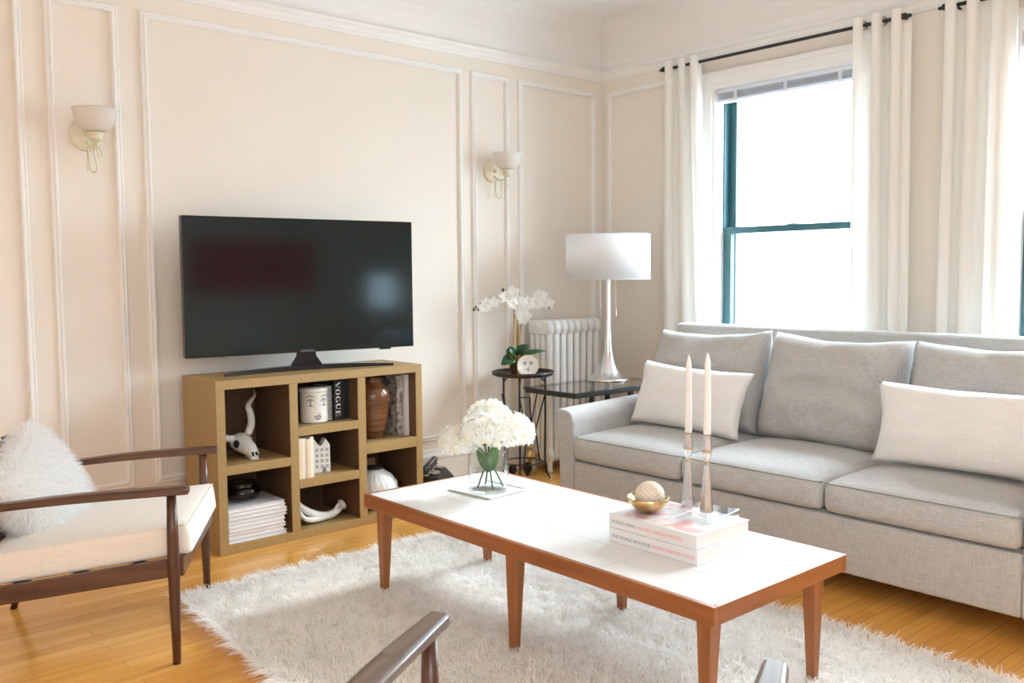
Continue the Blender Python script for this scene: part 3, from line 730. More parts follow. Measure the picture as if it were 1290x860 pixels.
o = obj('wooden_block', B((-.03, .03, -.012, .012, 0, .225)), M['tan'], None, bevel=.003); o.location = (-2.01, -.16, .041); tag(o, 'small wooden panel standing behind the pleated vase', 'block')

# ------------------------------------------------------------------ typewriter
t = thing('typewriter', 'black vintage typewriter on the floor between bookcase and plant stand', 'typewriter', (-1.628, -.258, 0), .75); t.scale = (.92, .92, 1.1)
bd = prism(bmesh.new(), [(-.17, .012), (-.17, .05), (-.08, .085), (-.03, .13), (.1, .14), (.14, .12), (.14, .012)], 'x', -.15, .15)
obj('body', bd, M['black'], t, bevel=.008)
obj('platen', T([(-.17, .05, .165), (.17, .05, .165)], .02, 20), M['bookblack'], t, smooth=True)
obj('carriage', B((-.165, .165, .02, .1, .138, .152)), M['pewter'], t, bevel=.003)
for s in (-1, 1):
    obj('platen_knob', T([(s * .17, .05, .165), (s * .195, .05, .165)], .016, 16), M['black'], t)
    bm = LT([(.004, 0), (.034, .002), (.034, .008), (.004, .01)], 24, (s * .08, .0, .138)); obj('ribbon_spool', bm, M['pewter'], t)
for r in range(4):
    for c in range(10):
        bm = LT([(.006, 0), (.0075, .003), (.006, .006)], 10, (-.115 + c * .0245 + r * .006, -.165 + r * .024, .05 + r * .012)); obj('key', bm, M['ceramic'], t)
obj('carriage_lever', T([(-.16, .03, .16), (-.185, -.01, .172), (-.19, -.05, .168)], .004, 8), M['pewter'], t)
obj('paper_bail', T([(-.12, .03, .15), (-.12, .02, .192), (.12, .02, .192), (.12, .03, .15)], .003, 8), M['pewter'], t)
for sx in (-1, 1):
    for sy in (-.14, .11): obj('foot', LT([(.014, 0), (.012, .014)], 12, (sx * .13, sy, 0)), M['dark'], t)

# ------------------------------------------------------------------ radiator
t = thing('radiator', 'white cast iron column radiator in the room corner', 'radiator', (-.51, -.155, 0))
ns = 8; sw = .060
for i in range(ns):
    x = -.24 + sw * (i + .5); bm = bmesh.new()
    for y in (-.075, -.025, .025, .075):
        lathe(bm, [(.017, .10), (.0185, .14), (.0185, .86), (.017, .90)], 14, (x, y, 0), sx=1.25)
    for z0, z1 in ((.07, .15), (.87, .965)):
        prof = [(-.10, z0 + .02), (-.085, z0), (.085, z0), (.10, z0 + .02), (.10, z1 - .03), (.085, z1 - .004), (.06, z1), (-.06, z1), (-.085, z1 - .004), (-.10, z1 - .03)]
        prism(bm, prof, 'x', x - .0245, x + .0245)
    for z in (.11, .92): tube(bm, [(x - sw / 2, 0, z), (x + sw / 2, 0, z)], .028, 14)
    if i in (0, ns - 1):
        for y in (-.075, .075): lathe(bm, [(.02, 0), (.016, .03), (.02, .08)], 12, (x, y, 0))
    obj('section', bm, M['radiator'], t, bevel=.011)
vb = bmesh.new(); tube(vb, spline([(-.24, 0, .11), (-.30, 0, .11), (-.31, 0, .10), (-.31, 0, .0)]), .014, 12); lathe(vb, [(.022, .085), (.026, .10), (.026, .125), (.018, .14), (.012, .16), (.026, .165), (.026, .178), (.01, .184)], 18, (-.31, 0, 0))
obj('steam_valve', vb, M['goldwarm'], t, smooth=True)
obj('floor_flange', LT([(.035, 0), (.035, .006), (.02, .01)], 20, (-.31, 0, 0)), M['goldwarm'], t)
av = T([(.24, 0, .62), (.262, 0, .62)], .009, 10); lathe(av, [(.004, -.02), (.012, -.015), (.012, .03), (.005, .042)], 14, (.268, 0, .62)); obj('air_vent', av, M['steel'], t)

# ------------------------------------------------------------------ plant stand, orchid, dish
t = thing('plant_stand', 'slim black iron plant stand with round tray beside the radiator', 'plant stand', (-1.0, -.29, 0))
R0 = .183
obj('tray', LT([(0, .646), (R0 - .015, .646), (R0, .652), (R0 + .006, .672), (R0 + .002, .674), (R0 - .006, .656), (R0 - .02, .652), (0, .652)], 56, caps=False), M['bronze'], t, smooth=True)
for i in range(3):
    a = [-.35, -2.45, 1.8][i]; c, s = math.cos(a), math.sin(a)
    def q(r, z): return (r * c, r * s, z)
    obj('leg', T(spline([q(.145, .646), q(.145, .40), q(.142, .16), q(.15, .06), q(.175, .004)]), .0058, 8), M['black'], t, smooth=True)
    obj('bracket', T([q(.12, .646), q(.125, .62), q(.145, .60)], .005, 8), M['black'], t)
    def q2(r, z, da): return (r * math.cos(a + da), r * math.sin(a + da), z)
    obj('brace', T([q(.145, .53), q2(.13, .53, .45), q2(.10, .37, .62), q2(.085, .30, .7)], .0042, 8), M['black'], t)
    obj('brace', T([q(.145, .53), q2(.10, .30, .35), q2(.115, .12, .15), q(.143, .10)], .0042, 8), M['black'], t)
obj('lower_ring', T([(.115 * math.cos(k_ * PI / 16), .115 * math.sin(k_ * PI / 16), .12) for k_ in range(33)], .004, 8), M['black'], t, smooth=True)
def leafm(bm, p0, p1, w, up=(0, 0, 1), sag=.2, n=8, fold=.25):
    p0, p1 = Vector(p0), Vector(p1); d = p1 - p0; Ln = d.length; dn = d.normalized(); up = Vector(up); side = dn.cross(up)
    side = side.normalized() if side.length > 1e-4 else Vector((1, 0, 0)); nrm = side.cross(dn); rows = []
    for i in range(n + 1):
        s = i / n; ww = w * math.sin(PI * min(.985, s * .96 + .02)) ** .7 * (1 - .15 * s)
        c = p0 + d * s + nrm * Ln * sag * 4 * s * (1 - s)
        rows.append([bm.verts.new(c + side * ww * k_ + nrm * abs(k_) * ww * fold) for k_ in (-1, -.5, 0, .5, 1)])
    for a, b in zip(rows, rows[1:]):
        for k_ in range(4): bm.faces.new((a[k_], a[k_ + 1], b[k_ + 1], b[k_]))
t = thing('potted_orchid', 'white orchid in a gold pot on the black plant stand', 'plant', (-1.025, -.255, .652))
obj('pot', LT([(.034, 0), (.038, .004), (.052, .115), (.055, .12), (.05, .12), (.046, .10), (0, .098)], 6, caps=False), M['gold'], t, bevel=.001)
obj('moss', LT([(.0, .108), (.045, .1)], 16, caps=False), M['bud'], t)
for dx, dy, tp in ((-.012, 0, .475), (.018, .01, .478), (.034, -.006, .37)): obj('stake', T([(dx * .8, dy, .10), (dx, dy, tp)], .0052, 8), M['bamboo'], t)
vdir = Vector((-.62, -.72, .12)).normalized()
for e, w_ in (((-.115, -.0, .065), .036), ((-.075, -.02, .17), .034), ((.045, -.06, .18), .032), ((.04, -.06, .07), .030), ((.17, -.08, .135), .016), ((-.02, .06, .15), .03)):
    bm = bmesh.new(); leafm(bm, (0, 0, .105), e, w_ * 1.1, (-.55, -.65, .5), .12); obj('leaf', bm, M['darkleaf'], t, smooth=True, solid=.002)
def blossom(bm, c, r, facing):
    facing = Vector(facing).normalized(); a = Vector((0, 0, 1)).cross(facing).normalized(); b = facing.cross(a)
    for k_ in range(5):
        th = PI / 2 + k_ * 2 * PI / 5; d = a * math.cos(th) + b * math.sin(th)
        leafm(bm, c, c + d * r + facing * r * .15, r * (.46 if k_ in (1, 4) else .34), facing, .12, 5, .1)
    leafm(bm, c, c - b * r * .35 + facing * r * .4, r * .2, facing, .2, 4, .5)
stems = [([(-.012, 0, .10), (-.014, 0, .30), (-.02, -.01, .40), (-.06, -.01, .44), (-.15, .0, .455), (-.24, .015, .43), (-.30, .02, .395)], 'l'),
         ([(.018, 0, .10), (.02, 0, .30), (.01, -.01, .38), (-.03, -.02, .45), (-.07, -.02, .49), (-.11, -.02, .50)], 'u'),
         ([(.034, 0, .10), (.034, -.01, .28), (.05, -.02, .40), (.11, -.02, .44), (.18, -.01, .455), (.24, 0, .44), (.27, .0, .41)], 'r')]
for pts, kind in stems:
    sp = spline(pts, 10); obj('flower_stem', T(sp, [.0032 - .0018 * i / len(sp) for i in range(len(sp))], 6), M['brownstem'], t, smooth=True)
    n = len(sp)
    for i in range(6 if kind != 'u' else 5):
        p = sp[int(n * (.42 + .09 * i))] + Vector((rng.uniform(-.012, .012), rng.uniform(-.03, .0), rng.uniform(-.035, .025)))
        bm = bmesh.new(); blossom(bm, p, rng.uniform(.036, .046), (vdir.x + rng.uniform(-.4, .4), vdir.y + rng.uniform(-.4, .3), rng.uniform(-.2, .3))); obj('blossom', bm, M['petal'], t, smooth=True)
    for i in range(4):
        p = sp[-1 - i * 2] + Vector((rng.uniform(-.01, .01), 0, rng.uniform(-.016, .016)))
        bm = bmesh.new(); bmesh.ops.create_icosphere(bm, subdivisions=2, radius=.0075 - .001 * (i % 3)); xf(bm, Matrix.Translation(p) @ Matrix.Diagonal((1, 1, 1.3, 1))); obj('bud', bm, M['bud'], t, smooth=True)
for p in ((.0, -.03, .40), (.03, -.03, .36), (.05, -.02, .40), (-.02, -.03, .44), (.06, -.03, .345), (.02, -.04, .335)):
    bm = bmesh.new(); blossom(bm, Vector(p), .042, (vdir.x + rng.uniform(-.3, .3), vdir.y, .1)); obj('blossom', bm, M['petal'], t, smooth=True)
# face dish standing up, leaning on the pot
t = thing('decorative_dish', 'small round white dish with a drawn face, propped up on the plant stand', 'dish', (-1.045, -.385, .6525), -.70)
mt = Matrix.Translation((0, 0, .062)) @ Matrix.Rotation(-.22, 4, 'X') @ Matrix.Rotation(PI / 2, 4, 'X')
bm = LT([(0, .004), (.045, .005), (.060, .012), (.0635, .012), (.060, .004), (.045, -.002), (0, -.002)], 48, caps=False); xf(bm, mt); obj('plate', bm, M['ceramic'], t, smooth=True)
rim = bmesh.new(); tube(rim, [(.0632 * math.cos(k_ * PI / 24), .0632 * math.sin(k_ * PI / 24), .0115) for k_ in range(49)], .0013, 6); xf(rim, mt); obj('gold_rim', rim, M['goldwarm'], t, smooth=True)
def onpl(u, v): return mt @ Vector((u, v, .0058))
fb = bmesh.new()
for s in (-1, 1):
    ribbon2d(fb, arc(s * .018, .010, .011, .005, PI, 0), .0022, onpl); ribbon2d(fb, arc(s * .018, .010, .010, .004, PI, 2 * PI), .0013, onpl); ribbon2d(fb, arc(s * .018, .010, .003, .003, 0, 2 * PI), .0022, onpl)
    ribbon2d(fb, arc(s * .018, .018, .013, .004, PI * .95, PI * .05), .0022, onpl)
ribbon2d(fb, arc(.002, -.008, .005, .004, -PI, PI * .2), .0015, onpl); ribbon2d(fb, arc(0, -.022, .010, .003, PI, 0), .0018, onpl); ribbon2d(fb, arc(0, -.022, .010, .004, -PI, 0), .0018, onpl)
obj('line_drawing', fb, M['greyink'], t)
# pine cones under the stand
for i, (x, y, s, lab) in enumerate(((-.885, -.20, 1., 'brown pine cone on the floor under the plant stand, nearer the radiator foot'), (-.965, -.15, .85, 'brown pine cone on the floor under the plant stand, nearer the baseboard'))):
    bm = bmesh.new()
    for lv in range(9):
        rr_ = .034 * math.sin(PI * (.12 + .8 * lv / 9)) * s; zz = (.008 + .0085 * lv) * s
        for k_ in range(9):
            a = 2 * PI * (k_ + .5 * (lv % 2)) / 9
            leafm(bm, (rr_ * .25 * math.cos(a), rr_ * .25 * math.sin(a), zz), (rr_ * 1.15 * math.cos(a), rr_ * 1.15 * math.sin(a), zz + .008 * s), .011 * s, (0, 0, 1), .1, 4, .2)
    lathe(bm, [(.01 * s, 0), (.018 * s, .03 * s), (.006 * s, .085 * s)], 10)
    o = obj('pine_cone', bm, M['conebrown'], None); o.location = (x, y, 0); tag(o, lab, 'pine cone', 'pine cones under the plant stand')

# ------------------------------------------------------------------ glass side table and lamp
t = thing('side_table', 'black metal side table with a glass top between the sofa and the radiator', 'side table', (-.70, -.61, 0))
X0, X1, Y0, Y1 = -.405, .40, -.225, .205
fr = B((X0, X1, Y0, Y0 + .02, .565, .594), (X0, X1, Y1 - .02, Y1, .584, .594), (X0, X0 + .02, Y0 + .02, Y1 - .02, .565, .594), (X1 - .02, X1, Y0 + .02, Y1 - .02, .584, .594))
obj('top_frame', fr, M['black'], t, bevel=.002)
obj('glass_top', B((X0, X1, Y0, Y1, .5942, .6)), M['glass'], t)
for x, y in ((.07, Y0 + .013), (.165, Y1 - .013), (.31, Y1 - .013), (X1 - .013, Y0 + .013)): obj('leg', B((x - .0125, x + .0125, y - .0125, y + .0125, .02, .584)), M['black'], t)
obj('base_frame', B((.057, X1, Y0, Y0 + .02, 0, .02), (.057, X1, Y1 - .02, Y1, 0, .02), (X1 - .02, X1, Y0 + .02, Y1 - .02, 0, .02)), M['black'], t)
t = thing('table_lamp', 'steel table lamp with a white drum shade on the glass side table', 'lamp', (-.517, -.540, .6005))
prof = [(.132, 0), (.135, .004), (.132, .010), (.115, .020), (.09, .038), (.065, .068), (.046, .105), (.033, .15), (.024, .20), (.0185, .27), (.016, .36), (.0145, .62), (.0145, .66)]
obj('base', LT(prof, 48), M['steel'], t, smooth=True)
sh = LT([(.258, .618), (.258, .895)], 64, caps=False, sy=.62); xf(sh, Matrix.Rotation(-.72, 4, 'Z'))
obj('lamp_shade', sh, M['lampshade'], t, smooth=True, solid=.003)
for z in (.620, .893):
    tr = bmesh.new(); tube(tr, [(.2585 * math.cos(k_ * PI / 32), .2585 * .62 * math.sin(k_ * PI / 32), z) for k_ in range(65)], .0025, 6, False)
    xf(tr, Matrix.Rotation(-.72, 4, 'Z')); obj('shade_trim', tr, M['lampshade'], t, smooth=True)
sd = bmesh.new()
for k_ in range(3):
    a = k_ * 2 * PI / 3; tube(sd, [(0, 0, .80), (.25 * math.cos(a), .155 * math.sin(a), .80)], .0025, 6)
lathe(sd, [(.016, .66), (.02, .665), (.02, .72), (.012, .73)], 16); tube(sd, [(0, 0, .72), (0, 0, .81)], .004, 8)
xf(sd, Matrix.Rotation(-.72, 4, 'Z')); obj('shade_holder', sd, M['steel'], t)
bl = bmesh.new(); bmesh.ops.create_uvsphere(bl, u_segments=16, v_segments=12, radius=.03); xf(bl, Matrix.Translation((.0, 0, .765))); obj('bulb', bl, M['lampshade'], t, smooth=True)
for s in (-1, 1):
    cx, cy = s * .036, -s * .031; cb_ = T([(cx * .4, cy * .4, .69), (cx, cy, .68), (cx, cy, .44)], .0012, 6); lathe(cb_, [(.002, .39), (.0045, .394), (.0045, .436), (.002, .44)], 10, (cx, cy, 0)); obj('pull_chain', cb_, M['steel'], t)

# ------------------------------------------------------------------ sofa
t = thing('sofa', 'long grey linen three-seat sofa below the windows', 'sofa', (-.9, -2.18, 0))
ox, oy = -.9, -2.18
def so(bm): return xf(bm, Matrix.Translation((-ox, -oy, 0)))
YA, YB, XF = -1.132, -3.238, -1.42
obj('base', so(B((XF, -.5, YB, YA, .088, .308))), M['sofa'], t, bevel=.012)
obj('deck', so(B((XF + .03, -.55, YB, YA, .30, .318))), M['sofa_dark'], t)
def arm(yin, s):
    bm = bmesh.new(); rows = []; nx = 14
    for i in range(nx + 1):
        x = XF - .002 + (-.46 - XF) * i / nx; zt = .553 + .03 * i / nx
        poly = [(0, .088), (.098, .088), (.100, .25), (.106, .36), (.118, .44), (.134, .50), (.142, .53), (.140, zt - .012), (.128, zt + .004), (.105, zt + .012), (.07, zt + .012), (.035, zt + .004), (.012, zt - .012), (0, zt - .05)]
        rows.append([bm.verts.new((x, yin + s * a, b)) for a, b in poly])
    m_ = len(rows[0])
    for a, b in zip(rows, rows[1:]):
        for k_ in range(m_): bm.faces.new((a[k_], a[(k_ + 1) % m_], b[(k_ + 1) % m_], b[k_]))
    bm.faces.new(rows[0]); bm.faces.new(rows[-1])
    return bm
obj('arm', so(arm(YA, 1)), M['sofa'], t, bevel=.010)
obj('arm', so(arm(YB, -1)), M['sofa'], t, bevel=.010)
bk = prism(bmesh.new(), [(-.66, .30), (-.50, .088), (-.40, .088), (-.36, .955), (-.375, .968), (-.455, .968), (-.475, .955)], 'y', YB - .06, YA + .10)
obj('back_frame', so(bk), M['sofa'], t, bevel=.014)
cy = [YA - .002, -1.812, -2.510, YB + .002]
for i in range(3):
    y1, y0 = cy[i] - .003, cy[i + 1] + .003
    sc = obj('seat_cushion', so(slab(XF - .014, -.62, y0, y1, .315, .437, .036, .035, .012)), M['sofa'], t, smooth=True)
    sm = obj('seam', so(T(spline([(XF + .02, y1 - .012, .430), (XF - .004, y1 - .03, .430), (XF - .012, (y0 + y1) / 2, .432), (XF - .004, y0 + .03, .430), (XF + .02, y0 + .012, .430)], 6), .0026, 6)), M['sofa_dark'], sc, smooth=True)
for i, (yc, w, rt, sd, zt) in enumerate(((-1.455, .70, .03, 3, .955), (-2.165, .70, -.02, 11, .965), (-2.885, .71, .015, 23, .945))):
    h = .53; bm = puff(w, h, .25, 34, 28, 3.2, .03, wob=.016, seed=sd)
    for v in bm.verts:    # sagging wrinkles toward the bottom corners
        u, q = v.co.x / (w / 2), v.co.y / (h / 2)
        v.co.z += (.012 + .009 * noise.noise(Vector((u * 2, q * 2, sd)))) * math.sin(10 * q + 4 * abs(u) + 3 * noise.noise(Vector((u * 1.7, q, sd))) + sd) * (1 - u * u) * (1 - q * q) * (1 if v.co.z > 0 else 0)
        v.co.y -= .022 * math.cos(u * PI / 2) * max(0, q)
    m2 = frame_of((0, -1, rt), (.30, 0, 1), (-.745, yc, .70))
    xf(bm, m2); obj('back_cushion', so(bm), M['sofa'], t, smooth=True)
for x, y in ((XF + .06, YA + .04), (XF + .06, YB - .04), (-.5, YA + .04), (-.5, YB - .04)): obj('foot', so(taper(bmesh.new(), (.03, .03), (.022, .022), 0, .09, (x, y), (x, y))), M['walnutv'], t)
# white lumbar pillows on the sofa
def lumbar(yc, w, h, x, zc, rt, sd, label, lean=.34):
    bm = puff(w, h, .15, 30, 20, 2.4, .085, wob=.008, seed=sd)
    pi = obj('throw_pillow', xf(bm, frame_of((0, -1, rt), (lean, 0, 1), (0, 0, 0))), M['lumbar'], None, smooth=True)
    pi.location = (x, yc, zc); tag(pi, label, 'pillow', 'white lumbar pillows on the sofa'); return pi
lumbar(-1.52, .68, .335, -.985, .625, -.035, 2, 'off-white lumbar pillow at the lamp end of the sofa')
lumbar(-2.915, .785, .335, -1.045, .636, .0, 8, 'off-white lumbar pillow at the right end of the sofa', .17)

# ------------------------------------------------------------------ rug
t = thing('shag_rug', 'cream shag rug under the coffee table', 'rug', (-2.58, -2.3, 0))
ang = math.atan2(-.10, 1.9)
cr = [(-3.355 + .0, -.93), (-1.74, -.93), (-1.80, -3.75), (-3.555, -3.75)]
def inrug(u, v):
    a = np.array(cr[0]); b = np.array(cr[1]); c = np.array(cr[2]); d = np.array(cr[3])
    u = u[:, None]; v = v[:, None]
    return (a * (1 - u) + b * u) * (1 - v) + (d * (1 - u) + c * u) * v
bm = bmesh.new(); prism(bm, [(x + 2.58, y + 2.3) for x, y in cr[::-1]], 'z', .001, .012); obj('backing', bm, M['rugback'], t)
n = 95000
u = rng.random(n); v = rng.random(n) ** 1.0
ne = 9000; ue = np.concatenate([rng.random(ne // 3), rng.uniform(0, .012, ne // 3), rng.uniform(.988, 1, ne // 3)]); ve = np.concatenate([rng.uniform(0, .008, ne // 3), rng.random(ne // 3), rng.random(ne // 3)])
u = np.concatenate([u, ue]); v = np.concatenate([v, ve]); p2 = inrug(u, v); n = len(p2)
# clumped lean field
gx = rng.normal(size=(90, 60)); gy = rng.normal(size=(90, 60))
iu = np.clip((v * 89).astype(int), 0, 89); jv = np.clip((u * 59).astype(int), 0, 59)
lx = gx[iu, jv] * .45 + rng.normal(size=n) * .55; ly = gy[iu, jv] * .45 + rng.normal(size=n) * .55
edge = (u < .012) * -1.2 + (u > .988) * 1.2; ly = ly + (v < .008) * 1.2; lx = lx + edge
base_ = np.column_stack([p2[:, 0] + 2.58, p2[:, 1] + 2.3, np.full(n, .010)])
lean = np.column_stack([lx, ly, np.zeros(n)])
nrm = np.tile([[0, 0, 1.]], (n, 1))
me = fibres('pile', base_, nrm, lean, rng.uniform(.022, .042, n), .0019, .25)
o = obj('pile', me, M['shag'], t); o['kind'] = 'stuff'

# ------------------------------------------------------------------ coffee table
t = thing('coffee_table', 'long white-topped coffee table with teak edge and six tapered legs', 'coffee table', (-2.414, -2.125, 0))
hx, hy, ZT = .337, .842, .388
obj('tabletop', B((-hx + .018, hx - .018, -hy + .018, hy - .018, ZT - .032, ZT)), M['laminate'], t)
jl = bmesh.new(); box(jl, -.1325, -.1305, -hy + .018, hy - .018, ZT - .01, ZT + .0004); box(jl, .085, .0866, -hy + .018, hy - .018, ZT - .01, ZT + .0004)
for yy in (-.42, .28, .63): box(jl, -hx + .018, hx - .018, yy, yy + .0016, ZT - .01, ZT + .0004)
obj('panel_joint', jl, M['joint'], t)
for s in (-1, 1):
    a, b = (s * hx, s * (hx - .018)) if s > 0 else (-hx, -hx + .018)
    obj('long_edge', B((min(a, b), max(a, b), -hy, hy, ZT - .052, ZT)), M['teak'], t, bevel=.003)
    a, b = (s * hy, s * (hy - .018))
    obj('end_edge', B((-hx + .018, hx - .018, min(a, b), max(a, b), ZT - .052, ZT)), M['teakx'], t, bevel=.003)
obj('underframe', B((-hx + .03, hx - .03, -hy + .03, hy - .03, ZT - .045, ZT - .032)), M['teak'], t)
for x in (-.309, .206):
    for y in (.735, -.035, -.805):
        obj('leg', taper(bmesh.new(), (.024, .024), (.013, .013), .013, ZT - .045, (x, y), (x + (-.006 if x < 0 else .006), y)), M['teakv'], t, bevel=.003)
# tray, vase, water, hydrangeas
o = obj('square_tray', B((-.105, .105, -.115, .115, 0, .004), (-.112, -.1, -.122, .122, .003, .008), (.1, .112, -.122, .122, .003, .008), (-.1, .1, .112, .122, .003, .008), (-.1, .1, -.122, -.112, .003, .008)), M['bookwhite'], None, bevel=.002)
o.location = (-2.35, -1.575, ZT + .0005); o.rotation_euler = (0, 0, .10); tag(o, 'thin square white tray under the glass vase', 'tray')
VX, VY, VZ = -2.355, -1.585, ZT + .0055
t = thing('glass_vase', 'clear cylinder glass vase of water on the white tray', 'vase', (VX, VY, VZ))
obj('glass', LT([(0, 0), (.078, 0), (.081, .004), (.081, .168), (.0795, .1695), (.078, .168), (.078, .012), (.072, .008), (0, .008)], 56, caps=False), M['clear'], t, smooth=True)
obj('water', LT([(0, .0085), (.070, .0088), (.0775, .013), (.0775, .082), (0, .082)], 56, caps=False), M['water'], t, smooth=True)
def hydr(c, r, foot, sd, label, squash=.8):
    t = thing('hydrangea', label, 'flower', (VX, VY, VZ + .012), 0, 'white hydrangeas in the glass vase')
    c = Vector(c); rg = random.Random(sd); bm = bmesh.new()
    nf = 150
    for i in range(nf):
        z = 1 - 2 * (i + .5) / nf; a = i * 2.39996; rr = math.sqrt(1 - z * z)
        if z < -.55: continue
        d = Vector((rr * math.cos(a), rr * math.sin(a), z)); jit = rg.uniform(.86, 1.06)
        p = c + Vector((d.x * r, d.y * r, d.z * r * squash)) * jit
        a1 = d.orthogonal().normalized(); b1 = d.cross(a1); th0 = rg.uniform(0, 1.5); s = rg.uniform(.015, .021)
        for k_ in range(4):
            th = th0 + k_ * PI / 2; dr = a1 * math.cos(th) + b1 * math.sin(th)
            q0 = bm.verts.new(p - d * .003); q1 = bm.verts.new(p + dr * s * .6 + dr.cross(d) * s * .5 + d * s * rg.uniform(-.1, .35)); q2 = bm.verts.new(p + dr * s * 1.1 + d * s * rg.uniform(-.2, .4)); q3 = bm.verts.new(p + dr * s * .6 - dr.cross(d) * s * .5 + d * s * rg.uniform(-.1, .35))
            f1 = bm.faces.new((q0, q1, q2)); f2 = bm.faces.new((q0, q2, q3)); mi = 1 if rg.random() < .16 else 0; f1.material_index = mi; f2.material_index = mi
    obj('flower_head', bm, [M['petal'], M['petalc']], t)
    ft = Vector(foot); pth = spline([ft, ft * .4 + Vector((0, 0, .07)), Vector((c.x * .35, c.y * .35, .16)), c - Vector((0, 0, r * .3))])
    obj('stem', T(pth, .0036, 8), M['stem'], t, smooth=True)
    for k_ in range(7):
        a = k_ * 2 * PI / 7; tp = c + Vector((math.cos(a) * r * .6, math.sin(a) * r * .6, 0)); bm = T([pth[-8], (Vector(pth[-8]) + tp) / 2 + Vector((0, 0, -.01)), tp], .0018, 5); obj('twig', bm, M['stem'], t)
    return t
vr = Vector((.75, -.66, 0))    # across the view
vt = Vector((.66, .75, 0))     # away from the viewer
def hp(a, b, z): q = vr * a + vt * b; return (q.x, q.y, z)
hydr(hp(-.118, -.01, .185), .078, (.05, -.03, 0), 1, 'white hydrangea at the left of the vase')
hydr(hp(-.03, -.05, .232), .088, (.02, .045, 0), 2, 'white hydrangea at the front centre of the vase')
hydr(hp(.080, -.02, .222), .098, (-.05, .01, 0), 3, 'white hydrangea at the right of the vase')
hydr(hp(.0, .065, .270), .085, (-.02, -.05, 0), 4, 'white hydrangea at the back of the vase, standing highest')
hydr(hp(.105, .07, .205), .080, (-.03, .03, 0), 5, 'white hydrangea at the back right of the vase, nearest the plant stand')
for tt, e, w_ in (('a', hp(.03, -.03, .175), .028), ('b', hp(-.045, .0, .15), .018)):
    bm = bmesh.new(); p0 = Vector(hp(.0, .0, .06)); leafm(bm, p0, e, w_, (-.66, -.75, .2), .08, 8, .15)
    o = obj('leaf', bm, M['leaf'], bpy.data.objects['hydrangea.001' if tt == 'a' else 'hydrangea'], smooth=True, solid=.001)
# books
def coffee_book(label, loc, rz, a, b, texts, top):
    t = thing('coffee_table_book', label, 'book', loc, rz, 'white books on the coffee table')
    w, d, h = .265, .352, .0445      # x from spine, y along the spine
    obj('cover', B((0, w, -d, 0, h - .003, h), (0, w, -d, 0, 0, .003), (-.002, .002, -d, 0, .0, h)), [M['bookwhite']], t, bevel=.0015)
    obj('pages', B((.002, w - .004, -d + .003, -.003, .003, h - .003)), M['pages'], t)
    y = -.012
    for s, mat in texts:
        me = text_mesh(s, .0150); wd = max(v.co.x for v in me.vertices); sc = 1.0
        bpy.data.meshes.remove(me)
        place_text('spine_lettering', s, .0150, mat, t, (-.0022, y, .016), (0, -1, 0), (0, 0, 1)); y -= wd + .008
    if top: obj('cover_picture', B((.012, w - .012, -d + .012, -.012, h, h + .0006)), M['coverart'], t)
    return t
coffee_book('lower of the two white books on the coffee table', (-2.507, -2.378, ZT + .0005), 0, 0, 0, [('THE WORLD IN VOGUE', M['greyink']), ('PEOPLE PARTIES PLACES', M['pinkink'])], False)
coffee_book('upper of the two white books, with a floral picture on its cover', (-2.500, -2.372, ZT + .0455), -.015, 0, 0, [('VOGUE LIVING', M['greyink']), ('HOUSES GARDENS PEOPLE', M['pinkink'])], True)
ZB = ZT + .0455 + .0452
# acrylic block, candle holders, candles
o = obj('acrylic_block', B((-.085, .085, -.075, .075, 0, .02)), M['acrylic'], None, bevel=.003); o.location = (-2.315, -2.615, ZB); o.rotation_euler = (0, 0, .1); tag(o, 'clear acrylic block on the books under the nearer candlestick', 'acrylic block')
def candlestick(x, y, z, lab1, lab2):
    pr = [(.0225, 0), (.0225, .004), (.0195, .03), (.0150, .09), (.0095, .145), (.0078, .162), (.0105, .170), (.0165, .188), (.0175, .198), (.0160, .212), (.0128, .232), (.0118, .244), (.0125, .248), (.0095, .248), (.0090, .235)]
    o = obj('candlestick', LT(pr, 6), M['pewter'], None, bevel=.0006); o.location = (x, y, z); o.rotation_euler = (0, 0, .4); tag(o, lab1, 'candlestick', 'faceted silver candlesticks')
    t = thing('taper_candle', lab2, 'candle', (x, y, z + .2352), 0, 'white taper candles')
    obj('wax', LT([(.0088, 0), (.0092, .012), (.0118, .016), (.0112, .10), (.0098, .20), (.0088, .238), (.005, .258), (.0015, .268)], 20), M['candle'], t, smooth=True)
    obj('wick', T([(0, 0, .266), (.0008, 0, .274)], .0008, 5), M['candle'], t)
candlestick(-2.245, -2.490, ZB, 'faceted silver candlestick standing directly on the book, nearer the gold bowl', 'white taper candle in the candlestick nearer the gold bowl')
candlestick(-2.325, -2.625, ZB + .0205, 'faceted silver candlestick standing on the acrylic block', 'white taper candle in the candlestick on the acrylic block, the higher one')
o = obj('gold_bowl', LT([(0, 0), (.022, 0), (.045, .012), (.062, .032), (.069, .05), (.067, .051), (.060, .033), (.043, .0145), (.02, .004), (0, .004)], 48, caps=False), M['gold'], None, smooth=True); o.location = (-2.402, -2.452, ZB); tag(o, 'small gold bowl holding a textured ball, on the books', 'bowl')
bm = bmesh.new(); bmesh.ops.create_uvsphere(bm, u_segments=72, v_segments=48, radius=.047)
for v in bm.verts:
    n_ = v.co.normalized(); th = math.atan2(n_.y, n_.x); ph = math.acos(max(-1, min(1, n_.z)))
    v.co = n_ * (.047 + .0028 * math.sin(ph) * math.cos(20 * ph) * math.cos(14 * th))
o = obj('textured_ball', bm, M['shell'], None, smooth=True); o.location = (-2.395, -2.452, ZB + .0525); tag(o, 'sandy textured ball in the small gold bowl', 'ball')

